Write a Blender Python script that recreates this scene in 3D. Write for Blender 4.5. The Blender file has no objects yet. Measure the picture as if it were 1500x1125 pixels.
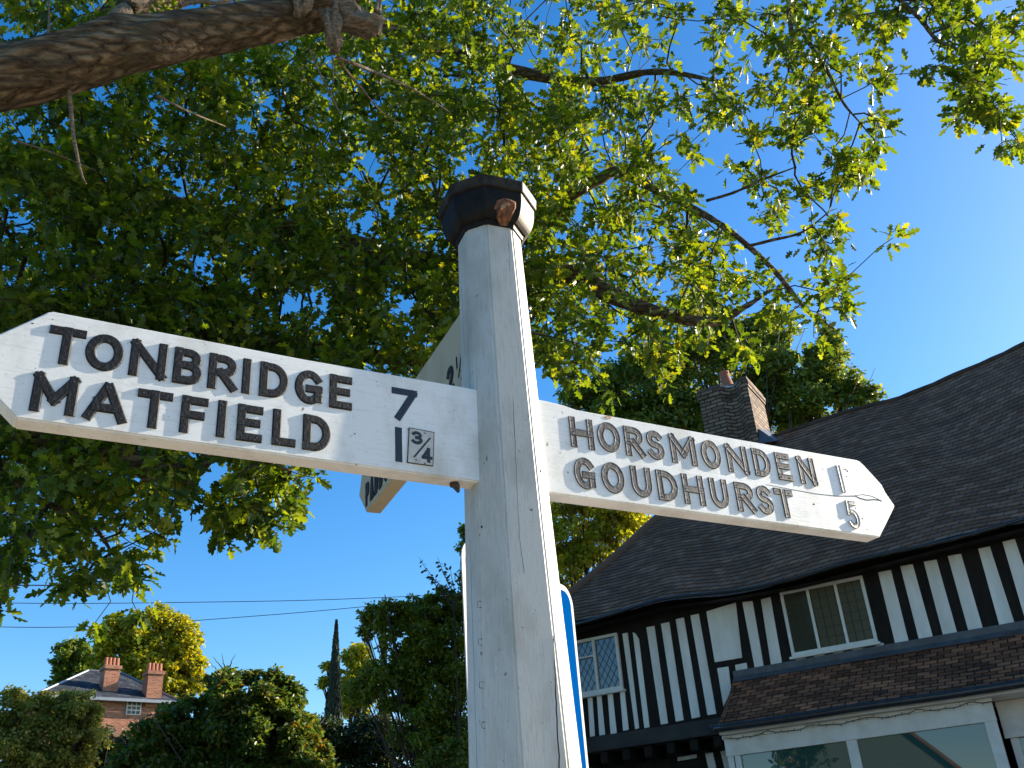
import bpy, bmesh, math, random
import numpy as np
from mathutils import Vector, Matrix
from mathutils.bvhtree import BVHTree
random.seed(7); RNG = np.random.default_rng(11)
SC = bpy.context.scene; COL = SC.collection
rad = math.radians

# ------------------------------------------------------------------ camera
FPX, PITCH, ROLL = 1422.6, rad(27.787), rad(-4.31)      # focal length in pixels of the 1500 px wide photograph
F_ = np.array([0, math.cos(PITCH), math.sin(PITCH)])
R0 = np.array([1.0, 0, 0]); U0 = np.cross(R0, F_)
R_ = R0*math.cos(ROLL) + U0*math.sin(ROLL); U_ = -R0*math.sin(ROLL) + U0*math.cos(ROLL)
CAM = np.array([0, 0, 1.6])
cd = bpy.data.cameras.new('camera'); cam = bpy.data.objects.new('camera', cd); COL.objects.link(cam)
cd.sensor_width = 36; cd.lens = 36*FPX/1500; cd.clip_start = 0.05; cd.clip_end = 3000
cam.matrix_world = Matrix(((R_[0], U_[0], -F_[0], CAM[0]), (R_[1], U_[1], -F_[1], CAM[1]), (R_[2], U_[2], -F_[2], CAM[2]), (0, 0, 0, 1)))
SC.camera = cam

# ------------------------------------------------------------------ sky, sun, exposure
SUN_YAW, SUN_EL = rad(66.6), rad(23)
W = bpy.data.worlds.new('World'); SC.world = W; W.use_nodes = True
wn = W.node_tree; bg = wn.nodes['Background']
sky = wn.nodes.new('ShaderNodeTexSky'); sky.sky_type = 'NISHITA'; sky.sun_disc = False
sky.sun_elevation = SUN_EL; sky.sun_rotation = SUN_YAW; sky.altitude = 100
sky.air_density = 1.0; sky.dust_density = 0.65; sky.ozone_density = 2.2
hs = wn.nodes.new('ShaderNodeHueSaturation'); hs.inputs['Saturation'].default_value = 1.40; hs.inputs['Hue'].default_value = 0.503
wn.links.new(sky.outputs[0], hs.inputs['Color']); wn.links.new(hs.outputs[0], bg.inputs[0])
bg.inputs[1].default_value = 0.11
sd = bpy.data.lights.new('sun', 'SUN'); sun = bpy.data.objects.new('sun', sd); COL.objects.link(sun)
sd.energy = 5.0; sd.angle = rad(0.5); sd.color = (1.0, 0.90, 0.74)
SUND = Vector((math.sin(SUN_YAW)*math.cos(SUN_EL), math.cos(SUN_YAW)*math.cos(SUN_EL), math.sin(SUN_EL)))
sun.rotation_euler = SUND.to_track_quat('Z', 'Y').to_euler()
SC.view_settings.view_transform = 'Standard'; SC.view_settings.look = 'None'
SC.view_settings.gamma = 1; SC.view_settings.use_curve_mapping = False
SC.view_settings.exposure = 1.25
SC.render.engine = 'CYCLES'; SC.cycles.max_bounces = 8; SC.cycles.transparent_max_bounces = 8

# ------------------------------------------------------------------ measuring helpers
def ray(x, y): return F_ + R_*(x-750)/FPX + U_*(562.5-y)/FPX
def at(x, y, D):                       # point at horizontal distance D
    d = ray(x, y); return CAM + d*(D/math.hypot(d[0], d[1]))
def onz(x, y, z):
    d = ray(x, y); return CAM + d*((z-CAM[2])/d[2])
def onplane(x, y, P, n):
    d = ray(x, y); return CAM + d*(((np.asarray(P)-CAM) @ n)/(d @ n))
def pxm(D, x, y):                      # metres per photo pixel at that distance
    d = ray(x, y); return D/math.hypot(d[0], d[1])/FPX

# ------------------------------------------------------------------ object helpers
def tag(o, label=None, cat=None, group=None, kind=None):
    if label: o['label'] = label
    if cat: o['category'] = cat
    if group: o['group'] = group
    if kind: o['kind'] = kind
    return o
def empty(name, loc=(0, 0, 0)):
    o = bpy.data.objects.new(name, None); COL.objects.link(o); o.location = Vector(loc); o.empty_display_size = .2
    return o
def link(name, me, mats=None, parent=None, smooth=False):
    o = bpy.data.objects.new(name, me); COL.objects.link(o)
    if mats:
        for m in (mats if isinstance(mats, (list, tuple)) else [mats]): me.materials.append(m)
    if smooth: me.polygons.foreach_set('use_smooth', [True]*len(me.polygons))
    if parent is not None:
        o.parent = parent
        if parent.type == 'EMPTY': o.location = -parent.location
    return o
class MB:
    """collects geometry in world coordinates"""
    def __init__(s): s.v = []; s.f = []; s.m = []
    def add(s, vs, fs, mi=0):
        b = len(s.v); s.v += [tuple(map(float, v)) for v in vs]; s.f += [tuple(b+i for i in f) for f in fs]; s.m += [mi]*len(fs)
    def box(s, lo, hi, fr=None, mi=0):
        vs = [(x, y, z) for z in (lo[2], hi[2]) for y in (lo[1], hi[1]) for x in (lo[0], hi[0])]
        if fr: vs = [fr(*v) for v in vs]
        s.add(vs, [(0, 2, 3, 1), (4, 5, 7, 6), (0, 1, 5, 4), (2, 6, 7, 3), (0, 4, 6, 2), (1, 3, 7, 5)], mi)
    def prism(s, pts, d0, d1, fr, mi=0):       # pts (a,b) outline, extruded along third axis via fr(a,b,d)
        n = len(pts); vs = [fr(a, b, d0) for a, b in pts] + [fr(a, b, d1) for a, b in pts]
        s.add(vs, [tuple(range(n))[::-1], tuple(range(n, 2*n))] + [(i, (i+1) % n, n+(i+1) % n, n+i) for i in range(n)], mi)
    def tube(s, pts, rs, k=6, mi=0, cap=True):
        pts = [np.asarray(p, float) for p in pts]; n = len(pts)
        if not hasattr(rs, '__len__'): rs = [rs]*n
        rings = []; ref = np.array([.13, .21, .97])
        for i in range(n):
            t = pts[min(i+1, n-1)]-pts[max(i-1, 0)]; t = t/(np.linalg.norm(t)+1e-9)
            if abs(t @ ref) > .95: ref = np.array([.9, .3, .1])
            a = np.cross(t, ref); a /= np.linalg.norm(a); b = np.cross(t, a)
            rings.append([pts[i]+rs[i]*(a*math.cos(2*math.pi*j/k)+b*math.sin(2*math.pi*j/k)) for j in range(k)])
        vs = [p for r in rings for p in r]
        fs = [(i*k+j, i*k+(j+1) % k, (i+1)*k+(j+1) % k, (i+1)*k+j) for i in range(n-1) for j in range(k)]
        if cap: fs += [tuple(range(k))[::-1], tuple((n-1)*k+j for j in range(k))]
        s.add(vs, fs, mi)
    def build(s, name, mats, parent=None, smooth=False, bevel=0):
        me = bpy.data.meshes.new(name); me.from_pydata(s.v, [], s.f); 
        o = link(name, me, mats, parent, smooth)
        if any(s.m): me.polygons.foreach_set('material_index', s.m)
        bm = bmesh.new(); bm.from_mesh(me); bmesh.ops.recalc_face_normals(bm, faces=bm.faces)
        if bevel:
            bmesh.ops.remove_doubles(bm, verts=bm.verts, dist=1e-5)
            bmesh.ops.bevel(bm, geom=[e for e in bm.edges if len(e.link_faces) == 2 and e.calc_face_angle(0) > .5], offset=bevel, segments=2, affect='EDGES', clamp_overlap=True)
        bm.to_mesh(me); bm.free()
        return o

# ------------------------------------------------------------------ materials
def newmat(name):
    m = bpy.data.materials.new(name); m.use_nodes = True
    t = m.node_tree; return m, t, t.nodes['Principled BSDF']
def node(t, kind, **kw):
    n = t.nodes.new(kind)
    for k, v in kw.items():
        if k in n.inputs: n.inputs[k].default_value = v
        else: setattr(n, k, v)
    return n
def ramp(t, stops, fac):
    r = t.nodes.new('ShaderNodeValToRGB'); e = r.color_ramp.elements
    while len(e) < len(stops): e.new(.5)
    for i, (p, c) in enumerate(stops): e[i].position = p; e[i].color = (c[0], c[1], c[2], 1) if hasattr(c, '__len__') else (c, c, c, 1)
    t.links.new(fac, r.inputs[0]); return r.outputs[0]
def mapped(t, scale, coord='Object', rot=(0, 0, 0)):
    tc = t.nodes.new('ShaderNodeTexCoord'); mp = t.nodes.new('ShaderNodeMapping'); mp.inputs['Scale'].default_value = scale; mp.inputs['Rotation'].default_value = rot
    t.links.new(tc.outputs[coord], mp.inputs[0]); return mp.outputs[0]
def mixc(t, a, b, fac, mode='MIX'):
    m = t.nodes.new('ShaderNodeMix'); m.data_type = 'RGBA'; m.blend_type = mode
    for s, v in ((6, a), (7, b), (0, fac)):
        if hasattr(v, 'is_linked') or hasattr(v, 'links'): t.links.new(v, m.inputs[s])
        elif s == 0: m.inputs[0].default_value = v
        else: m.inputs[s].default_value = (v[0], v[1], v[2], 1)
    return m.outputs[2]
def noise(t, vec, scale, detail=4, rough=.5, dist=0):
    n = node(t, 'ShaderNodeTexNoise', Scale=scale, Detail=detail, Roughness=rough, Distortion=dist)
    if vec is not None: t.links.new(vec, n.inputs['Vector'])
    return n.outputs['Fac']
def bump(t, b, h, strength, dist):
    n = node(t, 'ShaderNodeBump', Strength=strength, Distance=dist); t.links.new(h, n.inputs['Height']); t.links.new(n.outputs[0], b.inputs['Normal']); return n
def simple(name, c1, c2=None, rough=.7, scale=6, metal=0, bstr=.3, bdist=.01, stretch=(1, 1, 1), spec=.5):
    m, t, b = newmat(name); c2 = c2 or tuple(x*.7 for x in c1)
    v = mapped(t, stretch); n = noise(t, v, scale, 6, .6)
    t.links.new(ramp(t, [(.3, c2), (.7, c1)], n), b.inputs['Base Color'])
    b.inputs['Roughness'].default_value = rough; b.inputs['Metallic'].default_value = metal; b.inputs['Specular IOR Level'].default_value = spec
    if bstr: bump(t, b, n, bstr, bdist)
    return m
def white_paint(name, grain, chips=.5, tint=(.80, .80, .77), dirt=(.42, .40, .33), bs=.55, ln=.55):
    """old gloss paint on oak: grain shows as relief, paint is chipped and grimy"""
    m, t, b = newmat(name)
    g = noise(t, mapped(t, grain), 1, 8, .65, .2)
    lines = ramp(t, [(.36, 0), (.47, 1)], noise(t, mapped(t, tuple(x*.8 for x in grain)), 1.7, 5, .7, .1))
    big = noise(t, mapped(t, (9, 9, 5)), 1, 7, .6)
    fine = noise(t, mapped(t, (160, 160, 160)), 1, 3, .6)
    spot = noise(t, mapped(t, (55, 55, 55)), 1, 4, .55)
    c = mixc(t, tint, dirt, ramp(t, [(.47, 0), (.80, .75)], big))
    c = mixc(t, c, (.36, .35, .31), ramp(t, [(.0, ln), (1, 0)], lines))
    c = mixc(t, c, (.10, .085, .06), ramp(t, [(.69, 0), (.735, chips)], spot))
    c = mixc(t, c, (.35, .33, .28), ramp(t, [(.62, 0), (.74, .5)], fine))
    t.links.new(c, b.inputs['Base Color']); b.inputs['Roughness'].default_value = .42
    h = mixc(t, g, lines, .35); h2 = mixc(t, h, fine, .12)
    bump(t, b, h2, bs, .0022)
    return m
def brick(name, bw, bh, c1, c2, mortar, msize=.012, coord='UV', rough=.85, bd=.012, dark=None):
    m, t, b = newmat(name)
    tc = t.nodes.new('ShaderNodeTexCoord')
    nz = node(t, 'ShaderNodeTexNoise', Scale=2.2, Detail=3); t.links.new(tc.outputs[coord], nz.inputs['Vector'])
    vm = node(t, 'ShaderNodeVectorMath', operation='MULTIPLY_ADD'); t.links.new(nz.outputs['Color'], vm.inputs[0]); vm.inputs[1].default_value = (.03, .03, 0); t.links.new(tc.outputs[coord], vm.inputs[2])
    br = node(t, 'ShaderNodeTexBrick', Scale=1.0); br.inputs['Brick Width'].default_value = bw; br.inputs['Row Height'].default_value = bh
    br.inputs['Mortar Size'].default_value = msize; br.inputs['Mortar Smooth'].default_value = .3; br.inputs['Bias'].default_value = -.1
    br.inputs['Color1'].default_value = (0, 0, 0, 1); br.inputs['Color2'].default_value = (1, 1, 1, 1); br.inputs['Mortar'].default_value = (.5, .5, .5, 1)
    t.links.new(vm.outputs[0], br.inputs['Vector'])
    pn = noise(t, tc.outputs[coord], 1.1, 6, .65)
    tile = ramp(t, [(0, c1), (.55, c2), (1, tuple(min(1, x*1.25) for x in c2))], br.outputs['Color'])
    c = mixc(t, tile, dark or tuple(x*.45 for x in c1), ramp(t, [(.42, 0), (.66, .85)], pn))
    c = mixc(t, c, mortar, br.outputs['Fac'])
    t.links.new(c, b.inputs['Base Color']); b.inputs['Roughness'].default_value = rough; b.inputs['Specular IOR Level'].default_value = .2
    inv = node(t, 'ShaderNodeMath', operation='SUBTRACT'); inv.inputs[0].default_value = 1; t.links.new(br.outputs['Fac'], inv.inputs[1])
    ad = node(t, 'ShaderNodeMath', operation='MULTIPLY_ADD'); t.links.new(br.outputs['Color'], ad.inputs[0]); ad.inputs[1].default_value = .5; t.links.new(inv.outputs[0], ad.inputs[2])
    bump(t, b, ad.outputs[0], .8, bd)
    return m
def leafmat(name, stops, trans=.35, rough=.38, spec=.5):
    m, t, b = newmat(name)
    g = t.nodes.new('ShaderNodeNewGeometry')
    n = noise(t, mapped(t, (.9, .9, .9)), 1, 3, .5)
    mx = node(t, 'ShaderNodeMath', operation='MULTIPLY_ADD'); t.links.new(n, mx.inputs[0]); mx.inputs[1].default_value = .5
    m2 = node(t, 'ShaderNodeMath', operation='MULTIPLY'); t.links.new(g.outputs['Random Per Island'], m2.inputs[0]); m2.inputs[1].default_value = .75
    t.links.new(m2.outputs[0], mx.inputs[2])
    col = ramp(t, stops, mx.outputs[0])
    t.links.new(col, b.inputs['Base Color']); b.inputs['Roughness'].default_value = rough; b.inputs['Specular IOR Level'].default_value = spec
    tr = t.nodes.new('ShaderNodeBsdfTranslucent')
    br = node(t, 'ShaderNodeHueSaturation', Value=2.0, Saturation=1.08, Hue=.477); t.links.new(col, br.inputs['Color']); t.links.new(br.outputs[0], tr.inputs[0])
    ms = t.nodes.new('ShaderNodeMixShader'); ms.inputs[0].default_value = trans
    t.links.new(b.outputs[0], ms.inputs[1]); t.links.new(tr.outputs[0], ms.inputs[2])
    t.links.new(ms.outputs[0], t.nodes['Material Output'].inputs[0])
    return m
def glassy(name, col, rough=.03, rng=.25, ior=1.7):
    m, t, b = newmat(name); b.inputs['Base Color'].default_value = (*col, 1); b.inputs['Roughness'].default_value = rough; b.inputs['Specular IOR Level'].default_value = .5
    b.inputs['IOR'].default_value = ior
    n = noise(t, mapped(t, (1, 1, 1)), rng*10, 2, .5); bump(t, b, n, .08, .02)
    return m

M = {}
M['post'] = white_paint('post_paint', (420, 420, 11), .9, (.56, .53, .46), (.25, .21, .14), .22, .85)
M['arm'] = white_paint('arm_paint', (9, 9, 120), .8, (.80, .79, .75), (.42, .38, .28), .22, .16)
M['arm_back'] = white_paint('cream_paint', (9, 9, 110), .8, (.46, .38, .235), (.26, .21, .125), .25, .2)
M['black'] = simple('black_cast_paint', (.017, .016, .016), (.006, .006, .006), .6, 140, bstr=.8, bdist=.002, spec=.3)
M['black_flat'] = simple('black_number_paint', (.022, .028, .04), (.010, .013, .02), .5, 90, bstr=.3, bdist=.0008)
M['grey_letter'] = simple('worn_letter_paint', (.105, .10, .10), (.020, .019, .020), .65, 120, bstr=.7, bdist=.0015)
M['white_letter'] = simple('overpainted_letter', (.55, .52, .47), (.16, .13, .11), .5, 90, bstr=.6, bdist=.0015)
M['plate'] = simple('yellowed_plate_paint', (.60, .58, .53), (.42, .38, .32), .5, 60, bstr=.2, bdist=.001)
M['nail'] = simple('nail_steel', (.20, .18, .16), (.05, .04, .03), .45, 300, metal=.6, bstr=.2, bdist=.0005)
M['crack'] = simple('crack_dark', (.030, .024, .02), (.012, .01, .009), .9, 60, bstr=0)
M['cap_black'] = simple('cap_black_paint', (.016, .014, .012), (.005, .005, .005), .65, 30, bstr=.9, bdist=.006, spec=.15)
M['cap_grey'] = simple('cap_slab_grey', (.055, .046, .036), (.010, .009, .008), .8, 30, bstr=1, bdist=.006, spec=.15)
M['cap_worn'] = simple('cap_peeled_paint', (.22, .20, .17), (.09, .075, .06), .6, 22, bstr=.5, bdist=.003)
M['rot'] = simple('rotten_wood', (.34, .13, .05), (.045, .018, .01), .8, 70, bstr=1, bdist=.01)
M['rot_pale'] = simple('splintered_wood', (.62, .42, .25), (.30, .13, .05), .8, 90, bstr=1, bdist=.006)
M['rust'] = simple('rust', (.10, .055, .03), (.02, .014, .01), .8, 120, bstr=.8, bdist=.002)
M['sign_blue'] = simple('sign_blue', (.0005, .060, .235), (.0005, .054, .21), .8, 5, bstr=0, spec=0)
M['sign_white'] = simple('sign_white', (.50, .50, .50), (.45, .45, .45), .7, 5, bstr=0, spec=.1)
M['galv'] = simple('galvanised_steel', (.38, .40, .42), (.25, .26, .27), .45, 30, metal=.7, bstr=.1)
M['timber'] = simple('black_timber', (.022, .018, .015), (.010, .008, .007), .7, 2.5, bstr=.5, bdist=.01, stretch=(3, 3, 1), spec=.15)
M['timber_grey'] = simple('weathered_timber', (.035, .033, .032), (.012, .012, .012), .7, 3, bstr=.5, bdist=.01)
M['plaster'] = simple('white_plaster', (.88, .87, .84), (.60, .58, .53), .9, 1.1, bstr=.35, bdist=.012, stretch=(3, 3, .8))
M['winframe'] = simple('white_window_paint', (.76, .75, .71), (.64, .62, .57), .5, 8, bstr=.1)
M['fascia'] = simple('white_fascia_paint', (.70, .67, .62), (.56, .53, .47), .55, 5, bstr=.1)
M['lead'] = simple('lead_flashing', (.10, .11, .125), (.05, .055, .062), .55, 5, bstr=.4)
M['leadcame'] = simple('lead_came', (.03, .03, .032), (.02, .02, .02), .5, 20, bstr=0)
M['gutter'] = simple('black_gutter', (.03, .03, .034), (.015, .015, .017), .25, 10, bstr=0)
M['glass_dark'] = glassy('leaded_glass', (.10, .092, .058), .15, ior=1.4)
M['glass_blue'] = glassy('rippled_leaded_glass', (.05, .05, .035), .08, .6, 1.75)
M['glass_shop'] = glassy('shop_glass', (.018, .060, .055), .015, .05)
M['curtain'] = simple('faded_curtain', (.30, .26, .17), (.14, .11, .06), .9, 14, bstr=.3)
M['tile'] = brick('clay_roof_tiles', .17, .5, (.18, .098, .064), (.27, .160, .108), (.075, .046, .032), .007, bd=.012, dark=(.12, .074, .054))
M['tile_red'] = brick('red_clay_tiles', .17, .5, (.15, .065, .036), (.38, .16, .085), (.016, .012, .010), .010, bd=.02, dark=(.040, .028, .022))
M['chim_brick'] = brick('old_chimney_brick', .23, .075, (.13, .085, .058), (.30, .21, .145), (.045, .036, .028), .013, bd=.02, dark=(.13, .09, .06))
M['far_brick'] = brick('far_red_brick', .23, .075, (.30, .10, .055), (.42, .17, .10), (.36, .25, .18), .012, dark=(.22, .09, .06))
M['ridge'] = simple('weathered_ridge_tile', (.11, .075, .055), (.05, .035, .028), .9, 4, bstr=.5, spec=.1)
M['tile_hung'] = simple('tile_hung_wall', (.10, .14, .125), (.06, .085, .075), .8, 6, stretch=(1, 1, 6))
M['slate'] = brick('grey_slate', .3, .25, (.028, .034, .045), (.060, .068, .082), (.012, .013, .016), .012, bd=.01)
M['terracotta'] = simple('terracotta', (.42, .15, .075), (.26, .09, .05), .8, 9, bstr=.3)
M['bark'] = None
def bark():
    m, t, b = newmat('oak_bark')
    v = mapped(t, (3.5, 12, 16))
    n1 = noise(t, v, 1.6, 9, .68, 1.4); n2 = noise(t, mapped(t, (4, 4, 4)), 1, 5, .6)
    vo = node(t, 'ShaderNodeTexVoronoi', Scale=1.6, feature='DISTANCE_TO_EDGE'); mp_v = mapped(t, (2, 11, 14)); wn_ = node(t, 'ShaderNodeTexNoise', Scale=2.5, Detail=4); t.links.new(mp_v, wn_.inputs['Vector'])
    t.links.new(mixc(t, mp_v, wn_.outputs['Color'], .25), vo.inputs['Vector'])
    vr = ramp(t, [(0, 0), (.35, 1)], vo.outputs['Distance'])
    h = mixc(t, n1, vr, .32)
    c = mixc(t, ramp(t, [(.25, (.030, .019, .011)), (.5, (.17, .112, .065)), (.75, (.40, .28, .17))], h), (.075, .082, .045), ramp(t, [(.5, 0), (.8, .45)], n2))
    t.links.new(c, b.inputs['Base Color']); b.inputs['Roughness'].default_value = .9; b.inputs['Specular IOR Level'].default_value = .2
    bump(t, b, h, 1, .05); return m
M['bark'] = bark()
M['twig'] = simple('twig_bark', (.050, .036, .024), (.022, .016, .011), .85, 12, bstr=.3)
M['trunk'] = simple('trunk_bark', (.085, .065, .045), (.03, .024, .018), .9, 5, bstr=.8, bdist=.04, stretch=(2, 2, .5))
M['broken'] = simple('broken_wood', (.36, .26, .165), (.06, .04, .026), .85, 16, bstr=1, bdist=.03, stretch=(1, 4, 4))
M['leaf_oak'] = leafmat('oak_leaves', [(0, (.014, .032, .005)), (.35, (.038, .076, .008)), (.62, (.088, .145, .013)), (.92, (.17, .22, .020)), (1, (.27, .27, .024))], .50, .42, .45)
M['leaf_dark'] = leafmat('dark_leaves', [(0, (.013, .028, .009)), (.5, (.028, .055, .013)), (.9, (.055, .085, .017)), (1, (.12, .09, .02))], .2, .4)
M['leaf_dark2'] = leafmat('plain_green_leaves', [(0, (.040, .080, .014)), (.5, (.095, .155, .020)), (.9, (.19, .23, .025)), (1, (.26, .24, .025))], .42, .4)  # yellowish green leaf colour, varied from leaf to leaf
M['leaf_mid'] = leafmat('mid_leaves', [(0, (.035, .075, .016)), (.5, (.085, .145, .024)), (.85, (.17, .22, .035)), (1, (.28, .27, .04))], .42, .45)
M['leaf_yellow'] = leafmat('autumn_yellow_leaves', [(0, (.08, .12, .014)), (.35, (.20, .24, .018)), (.7, (.36, .36, .024)), (1, (.46, .38, .024))], .3, .5)
M['leaf_lime'] = leafmat('lime_leaves', [(0, (.10, .15, .014)), (.5, (.23, .28, .024)), (1, (.42, .38, .04))], .5, .5)
M['leaf_olive'] = leafmat('olive_leaves', [(0, (.085, .120, .020)), (.5, (.19, .22, .035)), (1, (.34, .31, .07))], .42, .5)
M['leaf_rust'] = leafmat('rusty_leaves', [(0, (.030, .068, .014)), (.6, (.070, .130, .020)), (.9, (.14, .155, .020)), (1, (.20, .13, .018))], .4, .45)
M['cypress'] = leafmat('cypress_foliage', [(0, (.008, .020, .010)), (.6, (.014, .032, .014)), (1, (.03, .055, .018))], .08, .6)
M['grass'] = simple('grass', (.05, .08, .02), (.025, .04, .012), .9, 8, bstr=.6)
M['asphalt'] = simple('asphalt', (.16, .15, .135), (.11, .10, .09), .9, 60, bstr=.4)
M['paving'] = simple('paving', (.44, .36, .26), (.33, .27, .19), .9, 4, bstr=.3)
M['kerb'] = simple('kerb_stone', (.30, .29, .27), (.2, .19, .18), .85, 9, bstr=.3)
M['line'] = simple('road_paint', (.75, .75, .72), (.6, .6, .58), .7, 30, bstr=0)
M['wire'] = simple('cable_sheath', (.02, .02, .022), None, .6, 5, bstr=0)
M['pole'] = simple('creosoted_pole', (.07, .05, .035), (.03, .02, .015), .85, 6, bstr=.4, stretch=(3, 3, .4))
M['bulb'] = simple('small_bulb', (.10, .09, .07), (.04, .035, .03), .3, 50, bstr=0)

# ------------------------------------------------------------------ house frame (u right along front, w outward, z up)
HDIR = np.array([math.sin(rad(-60.5)), math.cos(rad(-60.5)), 0]); HR = -HDIR; HN = np.array([-.4924, -.8704, 0])
HP = at(1200, 900, 14.3); HP[2] = 0
def hf(u, w, z): return HP + HR*u + HN*w + np.array([0, 0, z])
def H(x, y, w=0):
    PP = HP+HN*w; v = onplane(x, y, PP, HN)-PP; return float(v @ HR), float(v[2])
def c6(x, y, w=0): return H(1040+x/2.922, 740+y/2.922, w)
def c7(x, y, w=0): return H(1040+x/5.357, 820+y/5.357, w)
def c8(x, y, w=0): return H(840+x/4.246, 860+y/4.246, w)

# ------------------------------------------------------------------ ground, road
def gz(x, y):
    d = math.hypot(x, y); s = min(1, max(0, (d-24)/24)); s = s*s*(3-2*s)
    k = min(1, max(0, (6-x)/10))
    return 5.0*s*k
def build_ground():
    xs = np.concatenate([np.linspace(-900, -90, 10), np.linspace(-80, 80, 81), np.linspace(90, 900, 10)])
    mb = MB(); n = len(xs); vs = [(x, y, gz(x, y)-.02) for y in xs for x in xs]
    mb.add(vs, [(j*n+i, j*n+i+1, (j+1)*n+i+1, (j+1)*n+i) for j in range(n-1) for i in range(n-1)])
    tag(mb.build('ground', M['grass'], smooth=True), kind='structure')
    mb = MB(); mb.box((-24, 3.4, -.3), (24, 9.4, .0), hf); tag(mb.build('road', M['asphalt']), kind='structure')
    mb = MB(); mb.box((-24, 0.2, -.3), (24, 3.25, .12), hf); tag(mb.build('pavement', M['paving']), kind='structure')
    mb = MB(); mb.box((-24, 3.252, -.3), (24, 3.398, .125), hf); mb.box((-24, 9.402, -.3), (24, 9.55, .125), hf); tag(mb.build('kerb', M['kerb']), kind='structure')
    mb = MB()
    for i in range(-6, 7): mb.box((i*3.6-1, 6.35, .003), (i*3.6+1, 6.45, .006), hf)
    tag(mb.build('road_marking', M['line']), kind='structure')
    mb = MB(); mb.box((-24, 9.553, -.3), (24, 17.5, .07), hf); tag(mb.build('footway', M['paving']), kind='structure')
build_ground()

# ------------------------------------------------------------------ cast letters, drawn as bevelled strokes
def arc(cx, cy, rx, ry, a0, a1, n=14): return [(cx+rx*math.cos(rad(a0+(a1-a0)*i/n)), cy+ry*math.sin(rad(a0+(a1-a0)*i/n))) for i in range(n+1)]
G = {
 'T': [[(0, 1), (1, 1)], [(.5, 0), (.5, 1)]], 'I': [[(.5, 0), (.5, 1)]], '1': [[(.5, 0), (.5, 1)]],
 'O': [('c', arc(.5, .5, .5, .5, 0, 360, 28)[:-1])],
 'N': [[(0, 0), (0, 1)], [(0, 1), (1, 0)], [(1, 0), (1, 1)]],
 'B': [[(0, 0), (0, 1)], [(0, 1), (.5, 1)]+arc(.5, .77, .42, .23, 90, -90, 10)+[(0, .54)], [(.1, .54), (.5, .54)]+arc(.5, .27, .5, .27, 90, -90, 10)+[(0, 0)]],
 'R': [[(0, 0), (0, 1)], [(0, 1), (.5, 1)]+arc(.5, .74, .46, .26, 90, -90, 10)+[(0, .48)], [(.42, .48), (1, 0)]],
 'P': [[(0, 0), (0, 1)], [(0, 1), (.5, 1)]+arc(.5, .73, .5, .27, 90, -90, 10)+[(0, .46)]],
 'D': [[(0, 0), (0, 1)], [(0, 1), (.35, 1)]+arc(.35, .5, .65, .5, 90, -90, 16)+[(0, 0)]],
 'G': [arc(.5, .5, .5, .5, 42, 318, 22), [(.93, .10), (.93, .44)], [(.52, .44), (.93, .44)]],
 'C': [arc(.5, .5, .5, .5, 45, 315, 22)],
 'E': [[(0, 0), (0, 1)], [(0, 1), (1, 1)], [(0, .52), (.86, .52)], [(0, 0), (1, 0)]],
 'F': [[(0, 0), (0, 1)], [(0, 1), (1, 1)], [(0, .50), (.84, .50)]],
 'L': [[(0, 0), (0, 1)], [(0, 0), (1, 0)]],
 'H': [[(0, 0), (0, 1)], [(1, 0), (1, 1)], [(0, .5), (1, .5)]],
 'M': [[(0, 0), (0, 1)], [(0, 1), (.5, .30)], [(.5, .30), (1, 1)], [(1, 0), (1, 1)]],
 'A': [[(0, 0), (.46, 1)], [(.54, 1), (1, 0)], [(.22, .30), (.78, .30)]],
 'K': [[(0, 0), (0, 1)], [(1, 1), (.05, .45)], [(.32, .60), (1, 0)]],
 'W': [[(0, 1), (.25, 0)], [(.25, 0), (.5, .9)], [(.5, .9), (.75, 0)], [(.75, 0), (1, 1)]],
 'U': [[(0, 1), (0, .4)]+arc(.5, .40, .5, .40, 180, 360, 14)+[(1, 1)]],
 'S': [arc(.5, .755, .46, .245, 35, 265, 14)+arc(.5, .255, .5, .255, 85, -150, 14)],
 '7': [[(0, 1), (1, 1)], [(.98, .97), (.18, 0)]],
 '3': [arc(.45, .76, .45, .24, 150, -90, 12), arc(.45, .27, .53, .27, 90, -150, 12)],
 '4': [[(.72, 0), (.72, 1)], [(.72, 1), (0, .28)], [(0, .28), (1, .28)]],
 '2': [arc(.5, .72, .5, .28, 160, -35, 12)+[(.02, 0)], [(0, 0), (1, 0)]],
 '5': [[(.9, 1), (.12, 1)], [(.12, 1), (.05, .56)], [(.05, .56)]+arc(.45, .32, .53, .32, 115, -145, 14)],
 '/': [[(0, 0), (1, 1)]],
}
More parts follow.
